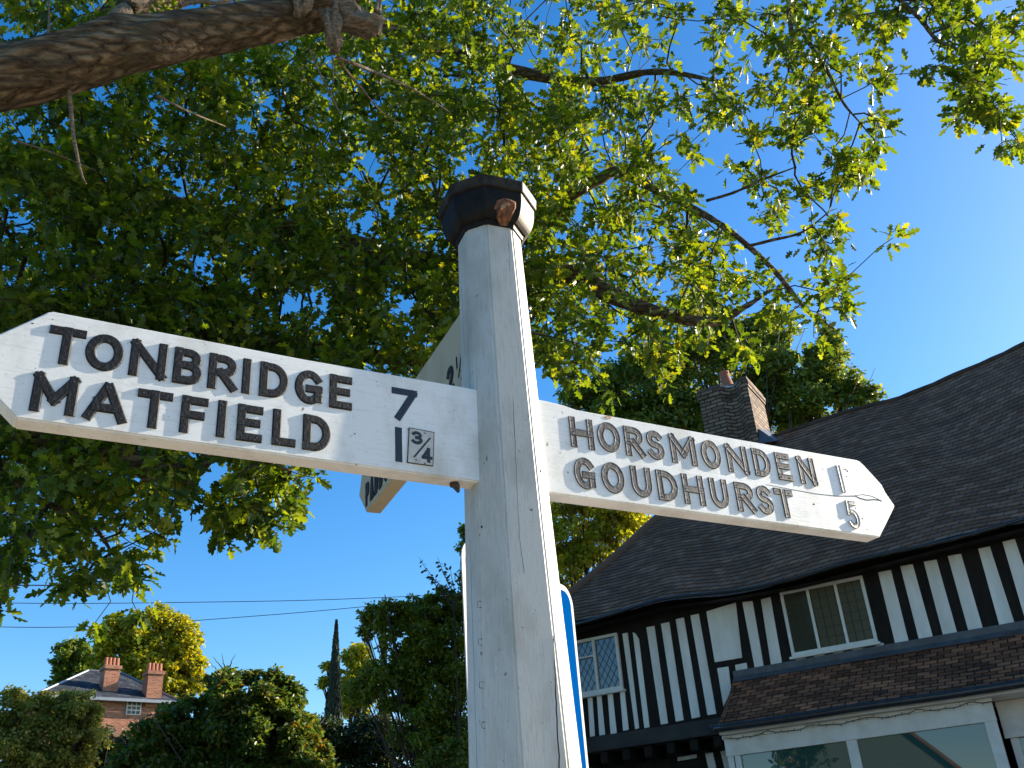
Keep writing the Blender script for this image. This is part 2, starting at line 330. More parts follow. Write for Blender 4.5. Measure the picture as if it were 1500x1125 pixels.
def glyph(mb, ch, x0, x1, y0, y1, hw, th, fr, nails=True, sq=True, worn=0):
    Wd, Hd = x1-x0-2*hw, y1-y0-2*hw; Wd = max(Wd, 0)
    k = 0
    for st in G[ch]:
        closed = isinstance(st, tuple); pts = st[1] if closed else st
        p = [np.array([x0+hw+Wd*a, y0+hw+Hd*b]) for a, b in pts]
        p = [q for i, q in enumerate(p) if i == 0 or np.linalg.norm(q-p[i-1]) > 1e-4]; n = len(p)
        if not closed and sq:
            d = p[0]-p[1]; d /= np.linalg.norm(d); p[0] = p[0]+d*hw*.97
            d = p[-1]-p[-2]; d /= np.linalg.norm(d); p[-1] = p[-1]+d*hw*.97
        L = []
        for i in range(n):
            a = p[i-1] if (closed or i > 0) else None; c = p[(i+1) % n] if (closed or i < n-1) else None
            t1 = (p[i]-a) if a is not None else (c-p[i]); t2 = (c-p[i]) if c is not None else t1
            t1 = t1/np.linalg.norm(t1); t2 = t2/np.linalg.norm(t2)
            t = t1+t2; t /= np.linalg.norm(t); nn = np.array([-t[1], t[0]]); m = min(1/max(.4, nn @ np.array([-t1[1], t1[0]])), 1.6)
            L.append(nn*m)
        h = th+k*.00018; k += 1
        prof = ((-1, 0), (-.97, h*.55), (-.74, h), (.74, h), (.97, h*.55), (1, 0)) if not worn else ((-1, 0), (-1, h*.8), (-.86, h*1.0), (-.55, h*.86), (.55, h*.86), (.86, h*1.0), (1, h*.8), (1, 0))
        vs = []
        for i in range(n):
            for a, z in prof:
                q = p[i]+L[i]*hw*a; vs.append(fr(q[0], q[1], z+random.uniform(-.00015, .00015)))
        K = len(prof); fs = [(i*K+j, i*K+j+1, ((i+1) % n)*K+j+1, ((i+1) % n)*K+j) for i in range(n if closed else n-1) for j in range(K-1)]
        if not closed: fs += [tuple(range(K)), tuple((n-1)*K+j for j in range(K))[::-1]]
        mb.add(vs, fs, 0)
        if nails and not closed and ch not in 'GCS/':
            for q, e in ((p[0], p[1]), (p[-1], p[-2])):
                d = (e-q)/np.linalg.norm(e-q); q = q+d*hw*1.1; r = hw*.17
                mb.prism([(q[0]+r*math.cos(a*1.047), q[1]+r*math.sin(a*1.047)) for a in range(6)], h*.6, h+.0003, fr, 1)

# ------------------------------------------------------------------ fingerpost
AY = rad(60.2); AD = np.array([math.sin(AY), math.cos(AY), 0]); AN = np.array([AD[1], -AD[0], 0])
PX = np.array([-.029, 1.90, 0])
def af(a, z, d): return PX+AD*a+AN*(.035+d)+np.array([0, 0, z])
def A(x, y):
    PP = PX+AN*.035; q = onplane(x, y, PP, AN)-PP; return float(q @ AD), float(q[2])
post = empty('fingerpost', PX)
tag(post, 'old white wooden fingerpost with three arms and black cap, in the foreground', 'signpost')
pa = math.atan2(-math.cos(rad(23)), math.sin(rad(23)))      # direction of the main front face
def octo(Wd, tw=.415):
    A_, h_ = .443*Wd, Wd*tw/2; out = []
    for q in range(4):
        for s in (-1, 1):
            x, y = A_, s*h_; a = pa+q*math.pi/2
            out.append((x*math.cos(a)-y*math.sin(a), x*math.sin(a)+y*math.cos(a)))
    return out
def ring(z, Wd): return [(PX[0]+x, PX[1]+y, z) for x, y in octo(Wd)]
def stack(levels):
    mb = MB(); vs = []; 
    for z, w in levels: vs += ring(z, w)
    n = len(levels); fs = [(i*8+j, i*8+(j+1) % 8, (i+1)*8+(j+1) % 8, (i+1)*8+j) for i in range(n-1) for j in range(8)]
    fs += [tuple(range(8))[::-1], tuple((n-1)*8+j for j in range(8))]
    mb.add(vs, fs); return mb
post_levels = [(-.2, .275), (.6, .258), (1.3, .237), (1.805, .214), (2.07, .198), (2.33, .1835), (2.65, .170), (2.992, .156)]
po = stack(post_levels).build('post', M['post'], post, bevel=.004)
bmp = bmesh.new(); bmp.from_mesh(stack(post_levels).build('tmp', None).data)
bpy.data.objects.remove(bpy.data.objects['tmp'])
BV = BVHTree.FromBMesh(bmp)
def hit(x, y):
    d = Vector(ray(x, y)).normalized(); l, n, i, t = BV.ray_cast(Vector(CAM), d); return l, n
def ribbon(pts, ws, name, mat, parent, lift=.00015):
    """thin split in the paint, following the surface under the given points"""
    P = []
    for (x, y) in pts:
        l, n = hit(x, y)
        if l is None: continue
        P.append((l, n))
    mb = MB(); vs = []
    for i, (l, n) in enumerate(P):
        t = (P[min(i+1, len(P)-1)][0]-P[max(0, i-1)][0]).normalized(); s = t.cross(n).normalized(); w = ws[min(i, len(ws)-1)]
        vs += [l+n*lift-s*w, l+n*lift+s*w, l-n*.001+s*w, l-n*.001-s*w]
    m = len(P)
    fs = [(i*4+j, i*4+(j+1) % 4, (i+1)*4+(j+1) % 4, (i+1)*4+j) for i in range(m-1) for j in range(4)]+[(0, 1, 2, 3), tuple((m-1)*4+j for j in (3, 2, 1, 0))]
    mb.add(vs, fs); mb.build(name, mat, parent)
def wob(p0, p1, n, a):
    return [(p0[0]+(p1[0]-p0[0])*i/n+random.uniform(-a, a), p0[1]+(p1[1]-p0[1])*i/n) for i in range(n+1)]
ribbon(wob((811, 930), (815, 1031), 7, .7)+wob((815.5, 1040), (820, 1135), 7, .8), [.0002, .0004, .0006, .0007, .0008, .0010, .0012, .0013, .0013, .0013], 'crack', M['crack'], po)
ribbon(wob((751, 579), (761, 788), 12, .5)+wob((762, 795), (768, 840), 4, .4), [.0001, .0003, .0005, .0006, .0005, .0003], 'crack', M['crack'], po)
ribbon(wob((688.5, 790), (699, 1130), 16, .4), [.0003, .0005, .0006], 'crack', M['crack'], po)
ribbon(wob((676, 420), (681, 520), 8, .4), [.0002, .0005, .0003], 'crack', M['crack'], po)
ribbon(wob((745, 350), (747, 398), 5, .3), [.0002, .0005, .0002], 'crack', M['crack'], po)
for (x, y) in ((702, 885), (703, 940), (704.5, 1003), (708, 1062)):
    ribbon([(x+3, y-4), (x-1.5, y-4.5), (x-2.5, y), (x-2, y+4.5), (x+2.5, y+5)], [.0006], 'staple', M['rust'], po, .0004)
for (x, y, r) in ((687, 602, 2.2), (688, 633, 1.8), (687, 683, 1.6), (706, 772, 1.2), (700, 700, 1), (791, 690, 1.6)):
    l, n = hit(x, y)
    if l: 
        mb = MB(); t = n.cross(Vector((0, 0, 1))).normalized(); u = n.cross(t)
        rr = r*.0014
        mb.prism([(rr*math.cos(a*.785)*random.uniform(.7, 1.2), rr*1.5*math.sin(a*.785)) for a in range(8)], -.001, .002, lambda a, b, d: l+t*a+u*b+n*d)
        mb.build('nail', M['rust'], po)
# cap: flaring octagonal block under a thin slab
capb = stack([(2.985, .164), (2.996, .170), (2.9965, .180)]+[(2.998+.072*(1-math.cos(a)), .182+.050*math.sin(a)) for a in np.linspace(.12, math.pi/2, 9)])
capo = capb.build('cap', [M['cap_black'], M['cap_worn'], M['cap_grey']], post)
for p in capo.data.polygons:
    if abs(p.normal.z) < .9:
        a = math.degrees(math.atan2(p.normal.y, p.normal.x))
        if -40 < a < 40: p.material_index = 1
sl = stack([(3.0705, .244), (3.098, .250), (3.100, .246)]).build('cap_slab', [M['cap_grey'], M['cap_worn']], capo, bevel=.003)
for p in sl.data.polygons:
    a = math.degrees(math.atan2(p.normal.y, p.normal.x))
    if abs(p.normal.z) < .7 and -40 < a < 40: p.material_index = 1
sl.location = (0, 0, 0)
stack([(3.1003, .20), (3.120, .05)]).build('cap_top', M['cap_grey'], capo)
mb = MB()                                                  # rotted hole: rough lump of splintered wood on the front face
cc = at(740, 305, math.hypot(*(at(740, 305, 1)[:2]))*1.797)
d0 = Vector(cc)
bmc = bmesh.new(); bmc.from_mesh(capo.data); BC = BVHTree.FromBMesh(bmc)
bmc.free()
def hitcap(x, y):
    l, n, i, t = BC.ray_cast(Vector(CAM), Vector(ray(x, y)).normalized()); return l, n
def patch(outline, n, depth, mats, name, parent):
    cx = sum(p[0] for p in outline)/len(outline); cy = sum(p[1] for p in outline)/len(outline)
    rings = []; K = len(outline)
    for s in (1, .8, .55, .3):
        r = []
        for (x, y) in outline:
            l, nn = hitcap(cx+(x-cx)*s, cy+(y-cy)*s)
            if l is None: l, nn = hitcap(cx, cy)
            r.append(l+nn*((.0004 if s == 1 else .002+random.uniform(-.0015, .004))*depth))
        rings.append(r)
    l, nn = hitcap(cx, cy); mb = MB(); vs = [v for r in rings for v in r]+[l+nn*.003]
    fs = [(i*K+j, i*K+(j+1) % K, (i+1)*K+(j+1) % K, (i+1)*K+j) for i in range(3) for j in range(K)]+[(3*K+j, 3*K+(j+1) % K, 4*K) for j in range(K)]
    mb.add(vs, fs); mb.build(name, mats, parent)
patch([(728, 294), (738, 290), (748, 292), (756, 296), (756, 305), (752, 313), (748, 322), (742, 331), (732, 330), (727, 318), (724, 305)], 0, 1, M['rot'], 'rotten_patch', capo)
patch([(733, 301), (741, 296), (747, 297), (746, 302), (740, 304), (735, 309), (731, 308)], 0, 1.6, M['rot_pale'], 'splinter', capo)

def board(out, name, mats, fr, d0=-.045, d1=0):
    mb = MB(); mb.prism(out, d0, d1, fr); o = mb.build(name, mats, post, bevel=.003); return o
# left arm
lo = [(-.055, 2.346), A(24, 612.5), (-.960, 2.379), (-.979, 2.497), A(75, 455), (-.45, 2.5575), (-.105, 2.5600), (-.055, 2.559)]
armL = board(lo, 'sign_arm', M['arm'], af); tag(armL, 'left arm reading Tonbridge 7 and Matfield 1 3/4 in black letters')
ro = [(.055, 2.343), A(1289, 787), A(1300, 765), A(1311.5, 741), A(1297.6, 720.8), A(1292, 709.5), A(1266, 681), A(1258.4, 674), (.6, 2.5535), (.175, 2.5545), (.145, 2.560), (.10, 2.563), (.055, 2.563)]
armR = board(ro, 'sign_arm', M['arm'], af); tag(armR, 'right arm reading Horsmonden 1 and Goudhurst 5 in worn grey letters, split near its tip')
def letters(arm, rowdef, z0, z1, mat, fr, hw=.0085, th=.0031, worn=0, nails=True):
    for ch, a0, a1 in rowdef:
        mb = MB(); e = random.uniform(-.0008, .0008)
        if ch in 'I1' : c = (a0+a1)/2; a0, a1 = c-hw-.0002, c+hw+.0002
        glyph(mb, ch, a0, a1, z0+e, z1+e, hw, th, fr, nails, worn=worn); o = mb.build('letter', [mat, M['nail']], arm)
        o.location = (0, 0, 0)
r1 = [('T', -.902, -.842), ('O', -.841, -.777), ('N', -.767, -.703), ('B', -.692, -.640), ('R', -.630, -.576), ('I', -.566, -.552), ('D', -.535, -.479), ('G', -.467, -.409), ('E', -.398, -.352)]
r2 = [('M', -.912, -.841), ('A', -.829, -.759), ('T', -.746, -.686), ('F', -.671, -.624), ('I', -.605, -.592), ('E', -.571, -.524), ('L', -.506, -.461), ('D', -.448, -.393)]
r3 = [('H', .150, .212), ('O', .222, .283), ('R', .295, .348), ('S', .356, .404), ('M', .423, .497), ('O', .513, .571), ('N', .589, .654), ('D', .672, .726), ('E', .746, .792), ('N', .818, .874)]
r4 = [('G', .150, .206), ('O', .220, .280), ('U', .299, .354), ('D', .369, .426), ('H', .441, .502), ('U', .520, .573), ('R', .596, .652), ('S', .661, .709), ('T', .719, .778)]
letters(armL, r1, 2.460, 2.534, M['black'], af); letters(armL, r2, 2.364, 2.438, M['black'], af)
letters(armL, [('7', -.268, -.212)], 2.456, 2.529, M['black_flat'], af, .0075, .001, nails=False)
letters(armL, [('1', -.262, -.246)], 2.366, 2.441, M['black_flat'], af, .0075, .001, nails=False)
mb = MB(); mb.prism([(-.2365, 2.3665), (-.1825, 2.3665), (-.1775, 2.4405), (-.2315, 2.4425)], 0, .0022, af)
plate = mb.build('number_plate', M['plate'], armL, bevel=.0006); plate.location = (0, 0, 0)
mb = MB(); afp = lambda a, z, d: af(a, z, d+.0022)
glyph(mb, '3', -.2270, -.2030, 2.4080, 2.4370, .0035, .0008, afp, False); glyph(mb, '4', -.2060, -.1835, 2.3720, 2.4035, .0035, .0008, afp, False); glyph(mb, '/', -.2235, -.1860, 2.3790, 2.4270, .0018, .0007, afp, False)
for a, z in ((-.2185, 2.3745), (-.198, 2.4355), (-.200, 2.369)): mb.prism([(a+.0016*math.cos(k*1.047), z+.0016*math.sin(k*1.047)) for k in range(6)], 0, .0007, afp)
o = mb.build('fraction', M['black_flat'], armL)
mb = MB(); pc_ = [(-.2365, 2.3665), (-.1825, 2.3665), (-.1775, 2.4405), (-.2315, 2.4425)]
for k in range(4):
    p, q = np.array(pc_[k]), np.array(pc_[(k+1) % 4]); t = (q-p)/np.linalg.norm(q-p); nn = np.array([-t[1], t[0]])*.0007
    mb.prism([tuple(p-nn), tuple(q-nn), tuple(q+nn), tuple(p+nn)], .0003, .0024, af)
mb.build('plate_edge', M['rust'], armL)
letters(armR, r3, 2.460, 2.534, M['grey_letter'], af, .0082, .0033, 1); letters(armR, r4, 2.362, 2.436, M['grey_letter'], af, .0082, .0033, 1)
letters(armR, [('1', .953, .967)], 2.454, 2.529, M['white_letter'], af, .0055, .0040, 1)
letters(armR, [('5', .953, .992)], 2.357, 2.431, M['white_letter'], af, .0055, .0040, 1)
# split running along the right arm
crk = [(.70, 2.4415), (.78, 2.4395), (.86, 2.4378), (.93, 2.4400), (.975, 2.4455), (1.0, 2.4490), (1.015, 2.4440), (1.040, 2.4425), (1.065, 2.4470), (1.085, 2.4475), (1.094, 2.4462)]
mb = MB(); vs = []
for i, (a, z) in enumerate(crk):
    w = .0003+.0011*min(1, i/6); z += random.uniform(-.0006, .0006); vs += [af(a, z-w, .0004), af(a, z+w, .0004), af(a, z+w, -.002), af(a, z-w, -.002)]
m_ = len(crk); mb.add(vs, [(i*4+j, i*4+(j+1) % 4, (i+1)*4+(j+1) % 4, (i+1)*4+j) for i in range(m_-1) for j in range(4)]+[(0, 1, 2, 3), tuple((m_-1)*4+j for j in (3, 2, 1, 0))])
mb.build('crack', M['crack'], armR)
mb = MB(); vs = []
for i, (a, z) in enumerate([(1.0, 2.450), (1.03, 2.4565), (1.06, 2.4560), (1.085, 2.4500)]):
    w = .0006; vs += [af(a, z-w, .0004), af(a, z+w, .0004), af(a, z+w, -.002), af(a, z-w, -.002)]
mb.add(vs, [(i*4+j, i*4+(j+1) % 4, (i+1)*4+(j+1) % 4, (i+1)*4+j) for i in range(3) for j in range(4)]+[(0, 1, 2, 3), (15, 14, 13, 12)]); mb.build('crack', M['crack'], armR)
mb = MB()                                                  # ghost of a lost fraction beside the 1, small nail holes
def blob(a, z, ra, rz, arm, ang=0):
    mb = MB(); mb.prism([(a+ra*math.cos(k*.785)*math.cos(ang)-rz*math.sin(k*.785)*math.sin(ang), z+ra*math.cos(k*.785)*math.sin(ang)+rz*math.sin(k*.785)*math.cos(ang)) for k in range(8)], -.001, .0002, af); mb.build('nail_hole', M['crack'], arm)
for a, z, ra, rz in ((.987, 2.520, .007, .0012), (.993, 2.5165, .0022, .0025), (.985, 2.501, .002, .0018), (.846, 2.408, .0035, .0022), (.99, 2.415, .0018, .0018), (1.005, 2.388, .002, .002), (1.012, 2.36, .0016, .0016), (.905, 2.51, .0012, .0012), (.53, 2.375, .0012, .001), (.12, 2.44, .0012, .0016)): blob(a, z, ra, rz, armR)
for a, z, ra, rz in ((-.345, 2.412, .0017, .0015), (-.13, 2.50, .001, .001), (-.14, 2.494, .001, .001), (-.93, 2.53, .0022, .0012), (-.90, 2.545, .0012, .001), (-.155, 2.42, .0008, .001), (-.30, 2.535, .001, .001)): blob(a, z, ra, rz, armL)
mb = MB(); mb.prism([(.246, 2.5485), (.262, 2.5530), (.268, 2.5500), (.262, 2.5450), (.250, 2.5455)], -.001, .0012, af); mb.build('bare_patch', M['rot_pale'], armR)
mb = MB(); bb = af(-.122, 2.334, -.020)
mb.tube([bb+np.array([-.006, 0, .012]), bb+np.array([0, -.004, .004]), bb+np.array([.004, -.006, -.010])], [.010, .008, .003], 7)
mb.build('rusty_bracket', M['rust'], post)
# rear arm, seen end-on on its west face, higher on the post
CY = rad(-25.3); CD = np.array([math.sin(CY), math.cos(CY), 0]); CN = np.array([-CD[1], CD[0], 0])
ZO = 2.646
def rf(a, z, d): return PX+CD*a+CN*(.035+d)+np.array([0, 0, z])
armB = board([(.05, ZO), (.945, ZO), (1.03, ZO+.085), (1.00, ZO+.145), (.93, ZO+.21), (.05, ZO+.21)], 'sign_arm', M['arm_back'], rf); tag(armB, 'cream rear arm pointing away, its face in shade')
rb = lambda a, z, d: rf(-a, z, d)
wd = 'PADDOCKWOOD'; x = -.948; row = []
for i, ch in enumerate(wd):
    if i == 7: x += .026
    row.append((ch, x, x+.038)); x += .0475
letters(armB, row, ZO+.018, ZO+.092, M['black'], rb); letters(armB, [('C', -.948, -.905)], ZO+.114, ZO+.188, M['black'], rb)
letters(armB, [('2', -.225, -.180)], ZO+.030, ZO+.104, M['black'], rb)
mb = MB(); glyph(mb, '/', -.150, -.120, ZO+.045, ZO+.10, .0016, .002, rb, False); glyph(mb, '1', -.160, -.152, ZO+.075, ZO+.105, .0026, .002, rb, False); glyph(mb, '2', -.132, -.112, ZO+.032, ZO+.06, .0026, .002, rb, False); mb.build('fraction', M['black'], armB)

# ------------------------------------------------------------------ blue information sign behind the post
t0 = onz(675, 785, 2.45); t1 = onz(837, 863, 2.45); SD = t1-t0; SW = float(np.linalg.norm(SD)); SD = SD/SW; SN = np.array([SD[1], -SD[0], 0])
sg = empty('information_sign', (t0[0]+SD[0]*SW/2, t0[1]+SD[1]*SW/2, 0)); tag(sg, 'blue rectangular sign with rounded corners and white border behind the fingerpost', 'sign')
def sf(a, z, d): return t0*np.array([1, 1, 0])+SD*a+SN*d+np.array([0, 0, z])
def rrect(x0, x1, z0, z1, r):
    o = []
    for cx, cz, a in ((x1-r, z1-r, 0), (x0+r, z1-r, 90), (x0+r, z0+r, 180), (x1-r, z0+r, 270)): o += arc(cx, cz, r, r, a, a+90, 8)
    return o
mb = MB(); mb.prism(rrect(0, SW, 1.15, 2.45, .06), -.003, 0, sf); mb.build('sign_border', M['sign_white'], sg)
mb = MB(); mb.prism(rrect(.019, SW-.019, 1.169, 2.431, .042), .0005, .0015, sf); mb.build('sign_face', M['sign_blue'], sg)
for a in (.16, SW-.16):
    mb = MB(); mb.tube([sf(a, -.1, -.04), sf(a, 2.40, -.04)], .03, 14); mb.build('sign_pole', M['galv'], sg, smooth=True)

# ------------------------------------------------------------------ timber framed house
hs_ = empty('timber_framed_house', hf(0, 0, 0)); tag(hs_, 'black and white timber framed house with long sagging tiled roof', 'house')
UL, UR = -4.25, 7.0
mb = MB(); mb.box((UL, -6.2, 3.66), (UR, 0, 5.45), hf); mb.box((UL+.1, -6.1, -.1), (UR-.1, -.55, 3.66), hf); mb.build('wall', M['timber'], hs_)
def panel(pts, w0=0.0, w1=.012, name='plaster_panel', mat=None):
    mb = MB(); mb.prism([(u, z) for u, z in pts], w0-.02, w1+random.uniform(-.003, .004), lambda u, z, d: hf(u, d, z)); return mb.build(name, mat or M['plaster'], hs_, bevel=.004)
def strip(f, tl, tr, br, bl, **k): 
    return panel([f(*bl), f(*br), f(*tr), f(*tl)], **k)
S8 = [((90, 690), (118, 686), (135, 926), (105, 932)), ((147, 680), (175, 676), (198, 918), (163, 924)), ((213, 668), (245, 662), (270, 908), (232, 915)), ((290, 655), (320, 650), (345, 888), (310, 895)),
      ((305, 290), (338, 283), (410, 878), (385, 885)), ((455, 250), (505, 242), (590, 848), (545, 855)), ((545, 228), (597, 218), (687, 828), (638, 838)), ((637, 200), (688, 190), (790, 808), (737, 818)), ((728, 177), (780, 166), (890, 788), (835, 797)),
      ((828, 152), (1010, 97), (1050, 440), (880, 468)), ((895, 505), (965, 495), (985, 640), (935, 745))]
for s in S8: strip(c8, *s)
panel([c8(443, 878), c8(475, 872), c8(408, 322), c8(388, 290), c8(370, 280)])
S7 = [((255, 332), (335, 324), (425, 846), (355, 857)), ((400, 312), (475, 292), (570, 830), (482, 842)), ((198, 826), (288, 808), (297, 862), (206, 877)),
      ((672, 775), (748, 765), (755, 814), (681, 822)), ((822, 752), (898, 741), (907, 786), (822, 798)), ((968, 728), (1050, 716), (1052, 762), (974, 772)), ((1118, 703), (1200, 690), (1207, 722), (1123, 733)), ((1285, 684), (1362, 650), (1368, 686), (1282, 699))]
for s in S7: strip(c7, *s)
S6 = [((720, 288), (775, 278), (853, 590), (795, 600)), ((815, 262), (868, 253), (958, 577), (898, 587)), ((915, 242), (970, 233), (1060, 553), (1000, 565)), ((1018, 218), (1075, 208), (1170, 533), (1108, 544)), ((1148, 187), (1198, 177), (1305, 508), (1240, 518)), ((1252, 158), (1305, 145), (1418, 480), (1350, 492))]
for s in S6: strip(c6, *s)
u = c6(1370, 300)[0]+.1
while u < UR-.4:
    zt, zb = 5.27, 4.25; panel([(u, zb), (u+.2, zb), (u+.19, zt), (u, zt)]); u += .40+random.uniform(-.03, .03)
# framing timbers standing proud
def beam(u0, u1, z0, z1, w0, w1, name='beam', mat='timber'):
    mb = MB(); mb.box((u0, w0, z0), (u1, w1, z1), hf); return mb.build(name, M[mat], hs_, bevel=.008)
zb_ = c8(545, 860)[1]
beam(UL-.03, -1.30, zb_-.235, zb_-.02, -.3, .05, 'bressummer', 'timber_grey')
beam(-1.30, UR, zb_-.235, zb_-.02, -.3, .045, 'bressummer')
beam(UL-.02, UR+.02, 5.30, 5.44, -.05, .05, 'wall_plate')
for k in range(8):                                  # joist ends under the jetty
    uu = -4.0+k*.36; beam(uu, uu+.13, zb_-.40, zb_-.245, -.6, -.02, 'joist_end')
for (a, b, z0, z1) in ((-3.75, -3.58, 3.30, 3.315), (-3.36, -3.20, 3.30, 3.315)): pass
for s in (((648, 1058), (768, 1040), (770, 1062), (650, 1083)), ((820, 1035), (868, 1028), (890, 1125), (840, 1125)), ((915, 1022), (950, 1015), (985, 1125), (940, 1125))):
    strip(lambda x, y: c8(x, y, -.55), *s, w0=-.55, w1=-.535)
for k in range(4):
    panel([(-3.9+k*.46, 1.2), (-3.66+k*.46, 1.2), (-3.66+k*.46, 2.75), (-3.9+k*.46, 2.75)], w0=-.55, w1=-.535)
# roof in stepped, uneven tile courses
rk = [(-4.6, 8.75), (-1.6, 8.80), (-.74, 8.858), (.526, 8.906), (1.4, 8.96), (2.27, 9.046), (3.0, 9.14), (3.62, 9.261), (5, 9.50), (7.3, 9.65)]
def zr(u): return float(np.interp(u, [a for a, b in rk], [b for a, b in rk]))
def wave(u, s): return .035*math.sin(u*1.3+s*2)+.02*math.sin(u*3.1+1+s*5)-.10*math.sin(math.pi*s)*(.6+.4*math.sin(u*.7))
def eave_z(u): return float(np.interp(u, [-4.6, -3.6, -2.15, -1.1, -.08, 1.4, 2.86, 7.3], [5.24, 5.27, 5.33, 5.26, 5.24, 5.31, 5.37, 5.45]))
def roof_mesh(rows, cols, P, name, mat, parent, ulen, slen, th=.018, thick=.05):
    """P(s,t): s up the slope, t along; courses overlap like tiles"""
    mb_v = []; fs = []; uv = []
    for i in range(rows):
        for k, (s, lift) in enumerate(((i/rows, th), ((i+1)/rows, .002))):
            for j in range(cols+1):
                t = j/cols; p, n = P(s, t); jit = random.uniform(-.004, .004) if k == 0 else 0
                mb_v.append(p+n*(lift+jit)); uv.append((t*ulen, .5*(i+.06+.88*k)))
        b = i*2*(cols+1)
        for j in range(cols): fs.append((b+j, b+j+1, b+cols+1+j+1, b+cols+1+j))
        if i: 
            pb = b-(cols+1)
            for j in range(cols): fs.append((pb+j, pb+j+1, b+j+1, b+j))
    me = bpy.data.meshes.new(name); me.from_pydata([tuple(v) for v in mb_v], [], fs)
    ul = me.uv_layers.new(name='UVMap'); 
    for l in me.loops: ul.data[l.index].uv = uv[l.vertex_index]
    return link(name, me, mat, parent)
RU = 7.3; RL = -4.55; RIDGE_W = -3.0
def Pfront(s, t):
    uL = RL+(-1.7-RL)*s; u = uL+(RU-uL)*t; w = .40+(RIDGE_W-.40)*s; z = eave_z(u)*(1-s)+zr(u)*s+wave(u, s)
    n = HN*.72+np.array([0, 0, .69]); return hf(u, w, z), n
def Pback(s, t):
    uL = RL+(-1.7-RL)*s; u = uL+(RU-uL)*t; w = -6.4+(RIDGE_W+6.4)*s; z = eave_z(u)*(1-s)+zr(u)*s+wave(u, s)
    return hf(u, w, z), -HN*.72+np.array([0, 0, .69])
def Pside(s, t):
    w0, w1 = -6.4+(RIDGE_W+6.4)*s, .40+(RIDGE_W-.40)*s; w = w0+(w1-w0)*t; u = RL+(-1.7-RL)*s
    return hf(u, w, eave_z(RL)*(1-s)+zr(-1.7)*s+wave(u, s)), -HR*.72+np.array([0, 0, .69])
rf0 = roof_mesh(46, 90, Pfront, 'roof', M['tile'], hs_, 11, 5, .020)
rfb = roof_mesh(30, 40, Pback, 'roof_slope', M['tile'], hs_, 11, 5, .020)
rfs = roof_mesh(46, 40, Pside, 'roof_hip', M['tile'], hs_, 6, 5, .020)
mb = MB(); pts = [(u, zr(u)+wave(u, 1)+.02) for u in np.linspace(-1.7, RU, 46)]
mb.tube([hf(u, RIDGE_W, z+random.uniform(-.012, .012)) for u, z in pts], .05, 10); mb.build('ridge_tile', M['ridge'], hs_, smooth=True)
mb = MB(); mb.tube([Pfront(s, 0)[0]+np.array([0, 0, .03]) for s in np.linspace(0, 1, 30)], .07, 8); mb.build('hip_tile', M['tile'], hs_)
mb = MB()                                          # soffit closing the eaves
for a in range(30):
    u0, u1 = RL+.05+(RU-RL-.1)*a/30, RL+.05+(RU-RL-.1)*(a+1)/30
    mb.add([hf(u0, .36, eave_z(u0)-.06), hf(u1, .36, eave_z(u1)-.06), hf(u1, -.1, eave_z(u1)-.02), hf(u0, -.1, eave_z(u0)-.02)], [(0, 1, 2, 3)])
mb.build('soffit', M['timber'], hs_)
mb = MB(); mb.add([hf(UR, 0, 5.40), hf(UR, -6.2, 5.40), hf(UR, -3, 9.35)], [(0, 1, 2)]); mb.build('gable', M['plaster'], hs_)
mb = MB(); gp = [hf(u, .47, eave_z(u)+.015+.022*math.sin(u*2.3)) for u in np.linspace(RL, RU, 60)]; mb.tube(gp, .026, 8); mb.build('gutter', M['gutter'], hs_, smooth=True)
# main leaded window
def window(f, tl, tr, br, bl, lights, name='window', w=.03):
    q = [f(*p) for p in (tl, tr, br, bl)]; u0 = (q[0][0]+q[3][0])/2; u1 = (q[1][0]+q[2][0])/2; z1 = (q[0][1]+q[1][1])/2; z0 = (q[2][1]+q[3][1])/2
    mb = MB(); b = .045
    mb.box((u0, -.04, z0), (u1, w, z0+b*1.2), hf); mb.box((u0, -.04, z1-b), (u1, w, z1), hf); mb.box((u0, -.04, z0+b*1.2+.001), (u0+b, w-.003, z1-b-.001), hf); mb.box((u1-b, -.04, z0+b*1.2+.001), (u1, w-.003, z1-b-.001), hf)
    for k in range(1, lights): 
        c = u0+(u1-u0)*k/lights; mb.box((c-b*.45, -.04, z0+b*1.2+.001), (c+b*.45, w-.005, z1-b-.001), hf)
    mb.box((u0-.03, -.03, z0-.035), (u1+.03, w+.04, z0-.001), hf)
    wo = mb.build(name, M['winframe'], hs_, bevel=.004)
    return wo, u0, u1, z0, z1
wo, u0, u1, z0, z1 = window(c7, (550, 262), (1192, 120), (1325, 640), (648, 772), 3)
for k in range(3):
    a, b = u0+.05+(u1-u0-.05)*k/3, u0+(u1-u0-.05)*(k+1)/3
    mb = MB(); mb.box((a, -.035, z0+.05), (b, .004, z1-.045), hf); g_ = mb.build('glass_pane', M['glass_blue' if k == 0 else 'glass_dark'], wo); g_.matrix_parent_inverse = Matrix(); 
    mb = MB(); nr, nc = 6, 3
    for i in range(1, nr): zz = z0+.05+(z1-z0-.1)*i/nr; mb.box((a, .005, zz-.004), (b, .009, zz+.004), hf)
    for j in range(1, nc): uu = a+(b-a)*j/nc; mb.box((uu-.004, .0045, z0+.05), (uu+.004, .0105, z1-.045), hf)
    mb.build('lead_lattice', M['leadcame'], wo)
    if k == 0:
        mb = MB(); mb.box((a+.03, .0050, z0+.06), (a+.16, .0052, z1-.10), hf)
wo, u0, u1, z0, z1 = window(c8, (-30, 352), (270, 282), (320, 632), (20, 690), 1, w=.05)
ub = c8(145, 500)[0]
mb = MB(); mb.box((ub-.02, -.03, z0+.055), (ub+.02, .045, z1-.046), hf); mb.box((u0+.046, -.03, z1-.29), (ub-.021, .043, z1-.265), hf); mb.build('mullion', M['winframe'], wo)
